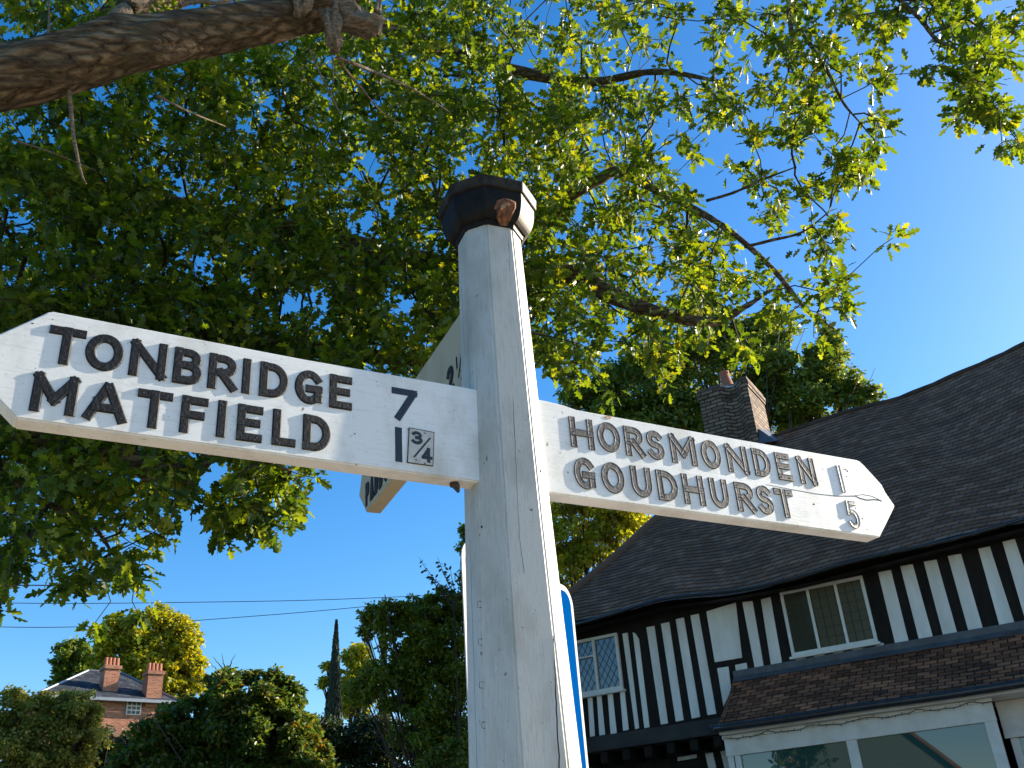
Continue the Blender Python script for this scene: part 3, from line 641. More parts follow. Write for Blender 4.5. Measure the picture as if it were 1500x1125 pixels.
for a, b in ((u0+.046, ub-.021), (ub+.021, u1-.046)):
    mb = MB(); mb.box((a, -.035, z0+.056), (b, .006, z1-.047), hf); mb.build('glass_pane', M['glass_blue'], wo)
    mb = MB(); s_ = .105
    for d in (-1, 1):                                # diamond lead lattice
        for k in range(-12, 22):
            c = a+k*s_; pts = []
            for i in range(0, 13):
                z = z0+.056+(z1-z0-.103)*i/12; uu = c+d*(z-z0)*.62
                if a <= uu <= b: pts.append(hf(uu, .010+.0012*d, z))
            if len(pts) > 1: mb.tube(pts, .0035, 4)
    mb.build('lead_lattice', M['leadcame'], wo)
# lean-to tiled roof over the shop front
CL, CR = -1.36, 7.0; CW = 1.12; CT, CB = 4.13, 3.36
def Pcan(s, t):
    u = CL+.0*s+(CR-CL)*t; w = CW+(.06-CW)*s; z = CB+(CT-CB)*s+.012*math.sin(u*2.1+s*3)-.02*math.sin(math.pi*s)
    n = HN*.57+np.array([0, 0, .82]); return hf(u, w, z), n
cano = roof_mesh(15, 60, Pcan, 'porch_roof', M['tile_red'], hs_, 8.4, 1.5, .016)
mb = MB(); vs = [Pcan(0, 0)[0], Pcan(1, 0)[0], hf(CL, .02, CB-.04)]; mb.add([v+np.array([0, 0, -.01]) for v in vs]+[v+HR*.04+np.array([0, 0, -.01]) for v in vs], [(0, 1, 2), (5, 4, 3), (0, 3, 4, 1), (1, 4, 5, 2), (2, 5, 3, 0)]); mb.build('verge', M['tile_red'], hs_)
beam(CL, CR, CT+.01, CT+.115, .0, .075, 'lead_flashing', 'lead')
mb = MB(); mb.add([hf(CL+.01, .07, CT+.03), hf(CR, .07, CT+.03), Pcan(.9, 1)[0]+np.array([0, 0, .035]), Pcan(.9, 0)[0]+np.array([0, 0, .035])], [(0, 1, 2, 3)]); mb.build('flashing_apron', M['lead'], hs_)
mb = MB(); mb.tube([hf(u, CW+.05, CB-.005+.004*math.sin(u*3)) for u in np.linspace(CL-.06, CR, 50)], .05, 10); mb.build('porch_gutter', M['gutter'], hs_, smooth=True)
mb = MB(); mb.box((CL+.02, .0, CB-.075), (CR, CW-.03, CB-.03), hf); mb.build('porch_soffit', M['fascia'], hs_)
# shop front
SWD = .93
sf_ = lambda x, y: c6(x, y, SWD)
mb = MB(); zt, zb2 = 3.283, 3.030
mb.box((CL+.01, SWD-.08, zb2), (1.95, SWD, zt), hf); mb.box((CL-.0, SWD+.001, zt-.045), (1.965, SWD+.03, zt), hf); mb.build('fascia_board', M['fascia'], hs_, bevel=.005)
shop = MB(); U1 = 1.815; 
shop.box((CL+.02, SWD-.09, 0.0), (CL+.10, SWD-.01, zb2-.001), hf); shop.box((-1.245, SWD-.07, .6), (-1.165, SWD-.012, zb2-.001), hf); shop.box((.205, SWD-.09, .6), (.335, SWD-.01, zb2-.001), hf); shop.box((U1, SWD-.09, 0), (1.945, SWD-.004, zb2-.001), hf); shop.box((CL+.10, SWD-.08, .5), (U1, SWD-.02, .62), hf)
so = shop.build('shop_window', M['fascia'], hs_, bevel=.004)
for a, b in ((-1.165, .205), (.335, U1), (CL+.10, -1.245)):
    mb = MB(); mb.box((a, SWD-.07, .62), (b, SWD-.045, zb2-.001), hf); mb.build('glass_pane', M['glass_shop'], so)
mb = MB(); mb.box((CL+.1, SWD-.10, 0), (U1, SWD-.03, .5), hf); mb.build('stall_riser', M['timber_grey'], hs_)
mb = MB(); mb.box((CL+.02, -.5, 0), (CL+.10, SWD-.091, zb2+.2), hf); mb.build('shop_side', M['timber'], hs_)
W2 = .55
mb = MB(); mb.box((1.951, W2-.08, 2.90), (CR, W2, CB-.08), hf); mb.box((1.951, W2+.001, 2.86), (CR, W2+.03, 2.93), hf); mb.build('fascia_board', M['fascia'], hs_, bevel=.004)
mb = MB()
for a in (2.0, 2.75, 3.5, 4.25, 5.0, 5.75, 6.5): mb.box((a, W2-.08, 0), (a+.09, W2-.01, 2.859), hf)
s2 = mb.build('shop_window', M['fascia'], hs_, bevel=.004)
mb = MB(); mb.box((2.0, W2-.06, .5), (6.6, W2-.04, 2.858), hf); mb.build('glass_pane', M['glass_shop'], s2)
# string of small bulbs pinned along the fascia
sl_ = empty('string_lights', hf(0, SWD+.05, 3.25)); tag(sl_, 'dark string of tiny unlit fairy bulbs looped along the white shop fascia', 'string lights')
cab = []; un = CL+.02
for u in np.linspace(CL+.02, 1.98, 120):
    ph = (u-CL)/.62; sag = abs(math.sin(math.pi*ph)); cab.append((u, 3.262-.035*sag+.006*math.sin(u*23)-.018*max(0, .3-(u-CL))))
mb = MB(); mb.tube([hf(u, SWD+.040, z) for u, z in cab], .0045, 5); mb.build('cable', M['gutter'], sl_)
for k in range(4, 118, 3):
    u, z = cab[k]; mb = MB(); s = 1 if (k//3) % 2 else -1; mb.tube([hf(u, SWD+.044, z), hf(u+random.uniform(-.012, .012), SWD+.050, z+s*.026)], [.006, .004], 5); mb.build('bulb', M['bulb'], sl_)
# chimney stack: notched plan, oversailing courses, leaning pot
ch = [(-1.97, -2.50), (-1.52, -2.50), (-1.40, -2.66), (-1.27, -2.66), (-1.12, -2.50), (-.985, -2.50), (-.985, -3.5), (-1.97, -3.5)]
def extr(plan, levels, name, mat, parent, uvs=True):
    n = len(plan); cu = sum(p[0] for p in plan)/n; cw = sum(p[1] for p in plan)/n; vs = []; 
    for z, s in levels: vs += [hf(cu+(u-cu)*s, cw+(w-cw)*s, z) for u, w in plan]
    fs = [(i*n+j, i*n+(j+1) % n, (i+1)*n+(j+1) % n, (i+1)*n+j) for i in range(len(levels)-1) for j in range(n)]+[tuple((len(levels)-1)*n+j for j in range(n))]
    me = bpy.data.meshes.new(name); me.from_pydata([tuple(v) for v in vs], [], fs)
    per = [0]
    for j in range(n): per.append(per[-1]+math.dist(plan[j], plan[(j+1) % n]))
    ul = me.uv_layers.new(name='UVMap')
    for pi, p in enumerate(me.polygons):
        j = pi % n
        for li, (vi) in zip(p.loop_indices, p.vertices):
            jj = vi % n; z = me.vertices[vi].co.z
            ul.data[li].uv = (per[j] if jj == j else per[j+1], z) if pi < len(fs)-1 else (me.vertices[vi].co.x, me.vertices[vi].co.y)
    o = link(name, me, mat, parent); bm = bmesh.new(); bm.from_mesh(me); bmesh.ops.recalc_face_normals(bm, faces=bm.faces); bm.to_mesh(me); bm.free(); return o
cho = extr(ch, [(7.2, 1.0), (9.80, .985), (9.801, 1.03), (9.87, 1.03), (9.871, 1.06), (9.95, 1.06), (9.951, 1.02), (10.03, 1.0)], 'chimney', M['chim_brick'], hs_)
mb = MB(); pc = hf(-1.45, -2.82, 10.0); mb.tube([pc, pc+np.array([0, 0, .03]), pc+np.array([-.02, 0, .33]), pc+np.array([-.022, 0, .36]), pc+np.array([-.022, 0, .40])], [.15, .135, .085, .098, .095], 18); mb.build('chimney_pot', M['terracotta'], cho, smooth=False)
mb = MB(); mb.tube([pc+np.array([0, 0, -.04]), pc+np.array([0, 0, .05])], [.24, .15], 8); mb.build('flaunching', M['plaster'], cho)
mb = MB(); mb.add([hf(-.98, -2.45, 8.60), hf(-.70, -2.6, 8.62), hf(-.70, -3.2, 8.90), hf(-.97, -3.2, 9.15), hf(-.97, -2.6, 8.95)], [(0, 1, 2, 3, 4)]); mb.build('chimney_flashing', M['lead'], cho)

# ------------------------------------------------------------------ foliage tools
def rotmats(n, up_bias=.5, droop=0):
    """leaf frames: x along the leaf, z its normal"""
    az = RNG.uniform(0, 2*np.pi, n); el = RNG.normal(-droop, .5, n)
    x = np.stack([np.cos(az)*np.cos(el), np.sin(az)*np.cos(el), np.sin(el)], 1)
    r = RNG.normal(0, 1, (n, 3)); r[:, 2] += up_bias*2.2
    z = r-(r*x).sum(1, keepdims=True)*x; z /= np.linalg.norm(z, axis=1, keepdims=True)
    return x, np.cross(z, x), z
OAK_V = np.array([(0, 0, 0), (.16, .07, .02), (.26, .26, .05), (.38, .10, .02), (.55, .34, .05), (.64, .12, .0), (.82, .19, .0), (1.0, 0, -.06), (.82, -.19, .0), (.64, -.12, .0), (.55, -.34, .05), (.38, -.10, .02), (.26, -.26, .05), (.16, -.07, .02), (.5, 0, -.03)])
OAK_F = [(0, 1, 14), (1, 2, 3), (1, 3, 14), (3, 4, 5), (3, 5, 14), (5, 6, 7), (5, 7, 14), (14, 7, 9), (7, 8, 9), (14, 9, 11), (9, 10, 11), (14, 11, 13), (11, 12, 13), (14, 13, 0)]
OVAL_V = np.array([(0, 0, 0), (.35, .26, .04), (.75, .2, .02), (1, 0, -.04), (.75, -.2, .02), (.35, -.26, .04)]); OVAL_F = [(0, 1, 2, 3), (0, 3, 4, 5)]
def leaves(pos, size, name, mat, parent=None, tmpl='oval', up=.5, droop=.3, frames=None):
    TV, TF = (OAK_V, OAK_F) if tmpl == 'oak' else (OVAL_V, OVAL_F)
    n = len(pos); X, Y, Z = frames if frames else rotmats(n, up, droop)
    size = np.broadcast_to(size, (n,))[:, None, None]
    v = pos[:, None, :]+size*(TV[None, :, 0:1]*X[:, None, :]+TV[None, :, 1:2]*Y[:, None, :]+TV[None, :, 2:3]*Z[:, None, :])
    K = len(TV); v = v.reshape(-1, 3)
    me = bpy.data.meshes.new(name); nf = len(TF); ln = [len(f) for f in TF]
    me.vertices.add(len(v)); me.vertices.foreach_set('co', v.astype(np.float32).ravel())
    idx = np.concatenate([np.array(f) for f in TF]); L = len(idx)
    me.loops.add(L*n); me.loops.foreach_set('vertex_index', (idx[None, :]+(np.arange(n)*K)[:, None]).ravel().astype(np.int32))
    st = np.concatenate([[0], np.cumsum(ln)[:-1]])
    me.polygons.add(nf*n); me.polygons.foreach_set('loop_start', (st[None, :]+(np.arange(n)*L)[:, None]).ravel().astype(np.int32))
    try: me.polygons.foreach_set('loop_total', np.tile(ln, n).astype(np.int32))
    except Exception: pass
    me.update(calc_edges=True); me.validate()
    return link(name, me, mat, parent)
def tree(name, label, cat, blobs, D, mat, n, leaf, base, trunk_r=.2, clump=.20, group=None, trunk=True, thick=1.0, up=.6, gap=.5, seed=0, subs=26):
    """blobs: (x, y, radius) in photo pixels at distance D, turned into round masses of foliage with their own depth"""
    rng = np.random.default_rng(seed+101)
    bc = []; 
    for bl in blobs:
        x, y, r = bl[:3]; dd = bl[3] if len(bl) > 3 else 0
        c = at(x, y, D+dd); rr = r*pxm(D+dd, x, y); bc.append((c, rr))
    b0 = np.array(base, float); t = empty(name, b0); tag(t, label, cat, group)
    tot = sum(r**2 for c, r in bc); P = []; Sz = []
    for c, r in bc:
        m = int(n*r*r/tot); k = max(8, int(subs))
        d = rng.normal(size=(k, 3)); d /= np.linalg.norm(d, axis=1, keepdims=True); rr = rng.uniform(.2, 1.12, (k, 1))**.6
        sc = c+d*rr*np.array([r, r*thick, r])*.86; sr = r*clump*rng.uniform(.7, 1.5, k)
        w = sr**2; pick = rng.choice(k, m, p=w/w.sum())
        e = rng.normal(size=(m, 3)); e /= np.linalg.norm(e, axis=1, keepdims=True); e *= rng.uniform(0, 1, (m, 1))**.45
        e[:, 2] *= .75
        P.append(sc[pick]+e*sr[pick][:, None]*1.25)
    P = np.concatenate(P)
    leaves(P, leaf*rng.uniform(.7, 1.3, len(P)), 'crown', mat, t, up=up).location = -t.location
    if trunk:
        mb = MB(); top = max(bc, key=lambda q: q[1])[0]; j = b0*.45+top*.55; j[2] = b0[2]+(top[2]-b0[2])*.45
        pts = [b0+(j-b0)*s+np.array([.04*math.sin(s*5), .05*math.cos(s*4), 0]) for s in np.linspace(0, 1, 6)]
        mb.tube(pts, [trunk_r*(1.35-.6*s) for s in np.linspace(0, 1, 6)], 9)
        for c, r in bc:
            m_ = (j+c)/2+rng.normal(0, .12*r, 3); mb.tube([j, m_, c, c+rng.normal(0, .35*r, 3)], [trunk_r*.55, trunk_r*.35, trunk_r*.18, .01], 6)
            for _ in range(5):
                e = c+rng.normal(0, .5*r, 3); mb.tube([m_, (m_+e)/2+rng.normal(0, .1*r, 3), e], [trunk_r*.2, trunk_r*.1, .008], 5)
        mb.build('trunk', M['trunk'], t, smooth=True)
    return t
def gp_(x, y, D):
    p = at(x, y, D); return (p[0], p[1], gz(p[0], p[1])-.1)

# ------------------------------------------------------------------ the great oak over the junction
def px3(x, y, D): return at(x, y, D)
oak = empty('oak_tree', (-7.2, 7.4, 0)); tag(oak, 'huge oak tree whose leafy boughs hang over the fingerpost, a broken limb at top', 'tree')
TR = [(-7.2, 7.4, -.2), (-7.1, 7.4, 1.2), (-7.0, 7.35, 2.8), (-6.8, 7.3, 4.6), (-6.6, 7.2, 6.6), (-6.2, 7.3, 8.6), (-5.8, 7.6, 10.6)]
def spline(P, n):
    P = [np.asarray(p, float) for p in P]; P = [2*P[0]-P[1]]+P+[2*P[-1]-P[-2]]; out = []
    for i in range(1, len(P)-2):
        for k in range(n):
            t = k/n; a, b, c, d = P[i-1:i+3]; out.append(.5*((2*b)+(c-a)*t+(2*a-5*b+4*c-d)*t*t+(3*b-a-3*c+d)*t**3))
    return out+[P[-2]]
rngl = np.random.default_rng(5)
def limb(mb, P, R, n=8, k=12, rough=.06):
    c = spline(P, n); r = np.interp(np.linspace(0, 1, len(c)), np.linspace(0, 1, len(R)), R)
    r = [x*(1+rngl.normal(0, rough)) for x in r]; mb.tube(c, r, k); return list(zip(c, r))
mb = MB(); nodes = []
nodes += limb(mb, TR, [.62, .50, .45, .42, .36, .28, .16], 6, 16, .03)
def L(pix, rpx, start=None, k=10, rough=.06):
    P = []; R = []
    if start is not None: P.append(np.array(start)); R.append(start_r)
    for (x, y, D), rp in zip(pix, rpx): P.append(px3(x, y, D)); R.append(rp*pxm(D, x, y))
    return limb(mb, P, R, 7, k, rough)
start_r = .22
N3 = L([(-60, 265, 9.6), (200, 300, 9.4), (450, 350, 9.0), (640, 392, 8.6), (780, 402, 8.3), (850, 404, 8.3), (893, 432, 8.2), (960, 456, 8.1), (1040, 472, 8.0), (1090, 450, 8.0), (1130, 425, 8.0)], [26, 24, 22, 20, 17, 15, 13, 10, 8, 4.5, 1], TR[4])
N2 = L([(-60, 452, 9.0), (60, 466, 8.8), (190, 478, 8.6), (350, 498, 8.4), (470, 512, 8.2), (600, 528, 8.0), (680, 530, 7.9), (740, 500, 7.9)], [24, 21, 18, 14, 12, 9, 6, 3], TR[4])
N4 = L([(-60, 620, 8.4), (60, 648, 8.0), (150, 660, 7.7), (230, 690, 7.5), (285, 704, 7.4)], [34, 30, 24, 18, 17], TR[3], 12, .12)
N4b = L([(250, 694, 7.45), (288, 690, 7.4), (306, 668, 7.35), (325, 640, 7.3)], [15, 10, 8, 4])
N4c = L([(120, 652, 7.8), (200, 640, 7.6), (290, 655, 7.4), (380, 672, 7.2), (425, 690, 7.2)], [14, 9, 7, 4, 2])
N5 = L([(900, 250, 8.2), (985, 290, 8.0), (1060, 332, 7.9), (1130, 392, 7.9), (1180, 452, 7.9), (1222, 482, 7.9)], [7, 5.5, 4.5, 4, 3, 1.5])
N5r = L([(640, 392, 8.6), (760, 330, 8.4), (900, 250, 8.2)], [12, 9, 7])
N5b = L([(1035, 294, 7.9), (1075, 282, 7.8), (1120, 262, 7.8), (1165, 245, 7.8)], [2.4, 2.2, 1.8, 1])
N5c = L([(1090, 362, 7.9), (1130, 352, 7.9), (1175, 340, 7.8), (1215, 310, 7.8)], [2.4, 2.2, 1.8, 1])
N6 = L([(640, -200, 9.5), (900, -120, 8.8), (1150, -60, 8.2), (1156, 20, 8.0), (1160, 60, 8.0), (1155, 105, 8.0)], [20, 14, 8, 4, 3, 1.5], TR[5])
N6b = L([(1158, 25, 8.0), (1190, 70, 7.9), (1215, 110, 7.9), (1235, 150, 7.9), (1260, 180, 7.9)], [3.5, 2.8, 2.5, 2, 1])
N6c = L([(1150, -60, 8.2), (1270, -30, 7.8), (1340, 20, 7.7), (1372, 58, 7.7), (1410, 80, 7.7), (1435, 140, 7.7)], [6, 4, 3.2, 3, 2.2, 1])
N7 = L([(-60, -140, 8.6), (250, -60, 8.6), (560, 40, 8.8), (700, 90, 8.8), (850, 120, 8.6), (960, 105, 8.4), (1060, 120, 8.2)], [26, 20, 12, 9, 7, 5, 2], TR[5])
N8 = L([(-40, 700, 8.2), (60, 735, 7.9), (130, 765, 7.8), (165, 810, 7.8)], [9, 6, 4, 2], TR[3])
for q in (N3, N2, N4, N4b, N4c, N5, N5r, N5b, N5c, N6, N6b, N6c, N7, N8): nodes += q
trunk_o = mb.build('trunk', M['bark'], oak, smooth=True)
# the big dead limb near the camera: gnarled mesh of its own
start_r = .30
mb = MB()
Pl = [np.array(TR[4])]+[px3(x, y, D) for x, y, D in ((-260, 170, 6.2), (-60, 128, 5.4), (40, 106, 5.15), (130, 82, 5.0), (220, 62, 4.9), (310, 45, 4.85), (400, 30, 4.8), (455, 16, 4.78), (492, 8, 4.76), (505, 16, 4.75))]
Rl = [.34]+[r*pxm(5, 100, 60) for r in (54, 45, 44, 41, 38, 35, 33, 33, 31, 22)]
c = spline(Pl, 14); r = np.interp(np.linspace(0, 1, len(c)), np.linspace(0, 1, len(Rl)), Rl); K = 72
ref = np.array([0, 0, 1.0]); vs = []
for i, p in enumerate(c):
    t = c[min(i+1, len(c)-1)]-c[max(i-1, 0)]; t /= np.linalg.norm(t); a = np.cross(t, ref); a /= np.linalg.norm(a); b = np.cross(t, a)
    for j in range(K):
        th = 2*math.pi*j/K; s = i*.35
        kn = 0
        for (ki, kt, kw, kh) in ((70, 1.2, 5, .28), (88, 4.2, 4, .20), (126, 2.4, 5, .32), (134, 4.9, 4, .35), (120, .5, 5, .25), (62, 5.2, 6, .22), (102, 3.3, 7, .10)):
            dth = min(abs(th-kt), 2*math.pi-abs(th-kt)); kn += kh*math.exp(-((i-ki)/kw)**2-(dth/.55)**2)
        f = 1+.035*math.sin(th*5+s*.5)+.03*math.sin(th*9-s*.7+math.sin(s))+.025*math.sin(th*3+s*1.3)+.018*math.sin(th*17+math.sin(s*.9)*1.5+s*.3)+.014*math.sin(th*26-s*.6+2*math.sin(th*3))+kn+random.uniform(-.008, .008)
        vs.append(p+r[i]*f*(a*math.cos(th)+b*math.sin(th)))
n_ = len(c); mb.add(vs, [(i*K+j, i*K+(j+1) % K, (i+1)*K+(j+1) % K, (i+1)*K+j) for i in range(n_-1) for j in range(K)]+[tuple((n_-1)*K+j for j in range(K))])
lb = mb.build('broken_limb', M['bark'], oak, smooth=True)
mb = MB()
def rough_tube(P, R, k=16, a=.12):
    k = 30
    c = spline(P, 8); r = np.interp(np.linspace(0, 1, len(c)), np.linspace(0, 1, len(R)), R)
    base = len(mb.v); mb.tube(c, r, k)
    for i in range(base, len(mb.v)):
        v = np.array(mb.v[i]); ci = c[(i-base)//k]; j_ = (i-base) % k; i_ = (i-base)//k; mb.v[i] = tuple(ci+(v-ci)*(1+1.6*a*math.sin(j_*6.283/k*3+i_*.35)+1.1*a*math.sin(j_*6.283/k*7-i_*.2)+random.uniform(-a, a)*.6))
q = pxm(4.76, 500, 20)
rough_tube([px3(478, 6, 4.8), px3(505, 24, 4.76), px3(530, 34, 4.74), px3(550, 38, 4.74), px3(558, 40, 4.74)], [26*q, 24*q, 17*q, 15*q, 13*q], 16, .10)
rough_tube([px3(486, -30, 4.85), px3(484, 10, 4.72), px3(486, 40, 4.70), px3(490, 66, 4.74), px3(488, 78, 4.78)], [16*q, 13*q, 11*q, 9*q, 3*q], 12, .2)
rough_tube([px3(440, -30, 4.70), px3(446, -2, 4.64), px3(440, 14, 4.64), px3(436, 26, 4.68)], [18*q, 13*q, 10*q, 4*q], 12, .2)
rough_tube([px3(552, 20, 4.74), px3(556, -8, 4.76), px3(556, -50, 4.8)], [6*q, 3*q, 2.4*q], 8, .1)
mb.build('splintered_stub', M['broken'], lb, smooth=True)
mb = MB()
for P, r0 in (([(100, 130, 5.1), (104, 160, 5.1), (108, 200, 5.1), (118, 250, 5.15), (126, 270, 5.2)], 3.4), ([(494, 84, 4.8), (540, 102, 5.0), (600, 128, 5.4), (660, 165, 5.8)], 3.2), ([(498, 92, 4.85), (530, 130, 5.1), (560, 165, 5.4), (585, 180, 5.6)], 2.2), ([(452, 70, 4.85), (470, 110, 4.9), (490, 150, 5), (500, 170, 5)], 1.7), ([(70, 60, 5.1), (72, 20, 5.1), (68, -30, 5.1)], 2), ([(230, 140, 5.2), (280, 165, 5.5), (330, 185, 5.8)], 2.2), ([(20, 205, 6), (80, 225, 6), (140, 250, 6.2)], 1.4), ([(486, 80, 4.8), (488, 110, 4.85), (484, 150, 4.9)], 1.4)):
    mb = MB(); mb.tube(spline([px3(*p) for p in P], 6), [r0*q*(1-.6*i/(6*(len(P)-1))) for i in range(6*(len(P)-1)+1)], 6)
    mb.build('twig', M['broken'], lb, smooth=True)
# pale dead boughs behind the limb
mb = MB(); mb.tube(spline([px3(165, 30, 6.0), px3(200, 5, 6.0), px3(240, -20, 6.1)], 5), [14*q]*11, 10); mb.tube(spline([px3(262, 8, 6.0), px3(290, 2, 6.0), px3(320, 4, 6.0), px3(350, -5, 6)], 5), [4*q]*16, 8); mb.build('dead_bough', M['broken'], oak, smooth=True)

GRID = [  # how leafy each 50 px square of the photograph is, top left first; rows start at y=-200, columns at x=-200
 "2233222333333333333333333333333333",
 "3344333444444444444444444444444444",
 "4455444555555555555555555555555555",
 "5566555666666666666666666555666666",
 "7777877665444458888456667778755778",
 "7777777778888899999367633465545384",
 "7777999999999999999688543766860161",
 "7777999999999999999999744564660043",
 "7777999999999999999999876155661000",
 "7777999999999999999999875236530000",
 "7777999999999999999999875454410000",
 "7777999999999999999999874332200000",
 "7777999999999999999999888525300000",
 "7777999999999999999999888862300000",
 "7777999999999999966664357100000000",
 "7777888888888877700000121000000000",
 "7777888888886630000000000000000000",
 "7777999988667000000000000000000000",
 "6666999962464000000000000000000000",
 "5555577730230000000000000000000000",
 "3333133410000000000000000000000000",
 "1122001100000000000000000000000000",
]
HOLES = [(1058, 528, 34), (1035, 590, 34), (1085, 585, 40), (1060, 500, 16), (1070, 215, 26), (1045, 240, 18), (1000, 75, 22), (1330, 130, 26), (800, 575, 20), (30, 175, 16), (92, 168, 12), (235, 165, 14), (355, 185, 15), (395, 140, 18), (265, 285, 22), (315, 282, 18), (545, 245, 24), (570, 300, 22), (560, 265, 16), (35, 325, 26), (80, 345, 14), (225, 395, 18), (150, 415, 14), (260, 390, 10), (440, 425, 16), (470, 432, 12), (525, 360, 14), (770, 90, 26), (785, 130, 20), (470, 500, 14), (15, 45, 10), (170, 260, 9), (140, 292, 10), (730, 205, 8), (520, 400, 9), (860, 290, 6), (590, 430, 8)]
cl = []
rg = np.random.default_rng(21)
for r_, row in enumerate(GRID):
    for c_, chv in enumerate(row):
        v = int(chv)
        x0, y0 = -200+c_*50, -200+r_*50
        off = x0 < -50 or y0 < -50
        k = v*(.28 if off else (1.5 if v > 7 and x0 < 850 else (.76 if x0 > 850 else 1.0)))*(.72 if y0 >= 650 else 1); k = int(k)+(rg.random() < k-int(k))
        tight = 10 if v < 7 else 18
        cc_ = [(x0+rg.uniform(-6, 56), y0+rg.uniform(-6, 56)) for _ in range(max(1, int(k/3.2+.6)))]
        for _ in range(k):
            x, y = cc_[rg.integers(len(cc_))]; x += rg.normal(0, tight); y += rg.normal(0, tight)
            if any((x-hx)**2+(y-hy)**2 < (hr*.95+3)**2 for hx, hy, hr in HOLES): continue
            right = max(0, min(1, (x-850)/350))
            D = rg.uniform(6.6, 11.2)*(1-right)+rg.uniform(7.2, 8.8)*right
            if y > 640: D = rg.uniform(6.8, 9.2)
            elif x < 850: D = 7.0+3.6*rg.random()**1.3
            cl.append(at(x, y, D))
for (x, y, s_, k) in ((400, 700, 16, 9), (415, 735, 9, 5), (365, 755, 10, 6), (385, 775, 8, 4), (320, 745, 9, 4), (325, 775, 6, 3), (125, 845, 9, 4), (180, 835, 9, 6), (22, 815, 8, 4), (1420, 110, 16, 8), (1455, 170, 10, 6), (1430, 155, 8, 3)):
    for _ in range(k): cl.append(at(x+rg.normal(0, s_), y+rg.normal(0, s_), 7.2+rg.uniform(0, .5)))
cl = np.array(cl)
base_n = np.array([c for c, r in nodes]); 
# join every spray to the limbs by the shortest way (grows twigs)
nb = len(base_n); allp = np.concatenate([base_n, cl]); nn_ = len(allp)
dist = np.full(nn_, 1e9); par = np.full(nn_, -1); done = np.zeros(nn_, bool); done[:nb] = True; pathl = np.zeros(nn_)
for i in range(nb, nn_):
    d = np.linalg.norm(base_n-allp[i], axis=1); j = int(d.argmin()); dist[i] = d[j]; par[i] = j
order = []; 
for _ in range(nn_-nb):
    m = np.where(done, 1e9, dist+.35*pathl[par]); i = int(m.argmin()); done[i] = True; order.append(i); pathl[i] = pathl[par[i]]+np.linalg.norm(allp[i]-allp[par[i]])
    d = np.linalg.norm(allp-allp[i], axis=1); cost = d+.35*pathl[i]; cur = dist+.35*pathl[par]
    up_ = (~done) & (cost < cur); dist[up_] = d[up_]; par[up_] = i
cnt = np.ones(nn_)
for i in reversed(order): 
    if par[i] >= nb: cnt[par[i]] += cnt[i]
mb = MB()
for i in order:
    p, q_ = allp[par[i]], allp[i]; ln = np.linalg.norm(q_-p)
    if ln > 1.9: continue
    r1 = min(.030, .0034*cnt[i]**.48); r0 = min(.034, r1*1.25 if par[i] >= nb else r1*1.3); mid = (p+q_)/2+rg.normal(0, .07*ln, 3)
    mb.tube([p, mid, q_], [r0, (r0+r1)/2, r1], 5, cap=False)
me_o = mb.build('branches', M['twig'], oak, smooth=True)
def oak_leaves():
    PP = []; XX = []; ZZ = []; SS = []
    for i in order:
        c0 = allp[i]; d = allp[i]-allp[par[i]]; d = d/(np.linalg.norm(d)+1e-6)
        k = rg.integers(16, 25)
        for _ in range(k):
            along = rg.uniform(-.07, .05); off = rg.normal(0, .042, 3)
            p = c0+d*along+off; x = d*.45+off*9+rg.normal(0, .5, 3)+np.array([0, 0, -.28]); x /= np.linalg.norm(x)
            r = rg.normal(0, .62, 3)+np.array([0, 0, 1.0]); z = r-(r@x)*x; z /= np.linalg.norm(z)
            PP.append(p); XX.append(x); ZZ.append(z); SS.append(rg.uniform(.078, .145))
    P = np.array(PP); X = np.array(XX); Z = np.array(ZZ); Y = np.cross(Z, X)
    leaves(P, np.array(SS), 'crown', M['leaf_oak'], oak, 'oak', frames=(X, Y, Z)).location = -oak.location
    print('OAK leaves', len(P), 'clusters', len(order))
oak_leaves()

# ------------------------------------------------------------------ trees behind
tree('broadleaf_tree', 'tall dark green tree with spreading crown behind the brick chimney', 'tree', [(900, 590, 62), (960, 540, 60), (870, 600, 42), (1010, 600, 60), (1060, 500, 62), (1130, 540, 58), (1180, 590, 55), (1205, 540, 42), (1240, 575, 36), (1090, 610, 60), (960, 610, 60), (1020, 450, 40), (1130, 480, 40), (840, 575, 24), (1215, 500, 24), (1270, 580, 22)], 34, M['leaf_mid'], 60000, .19, gp_(1030, 700, 34), .35, .24, seed=1, subs=34)
tree('lime_tree', 'yellow-green tree glowing in sun, between fingerpost and tiled roof', 'tree', [(850, 775, 55), (885, 745, 48), (835, 830, 42), (820, 720, 50), (880, 720, 44), (850, 690, 46), (925, 755, 30), (800, 790, 45), (905, 780, 34), (870, 810, 34)], 21.5, M['leaf_lime'], 27000, .095, gp_(840, 900, 21.5), .09, .22, seed=2, subs=30)
tree('autumn_tree', 'bright yellow autumn tree rising behind the far brick house', 'tree', [(235, 920, 38), (270, 935, 28), (200, 930, 34), (165, 925, 26), (250, 965, 42), (205, 965, 40), (280, 970, 24), (235, 1000, 40), (160, 960, 30), (285, 1000, 22)], 66, M['leaf_yellow'], 26000, .30, gp_(230, 1010, 66), .5, .26, group=None, seed=3)
tree('broadleaf_tree', 'rounded dark green tree behind the slate roof, left of the yellow tree', 'tree', [(110, 965, 28), (90, 985, 20), (135, 980, 26), (85, 1000, 14), (120, 995, 26), (160, 985, 22)], 70, M['leaf_dark2'], 14000, .26, gp_(115, 1000, 70), .4, .26, seed=4)
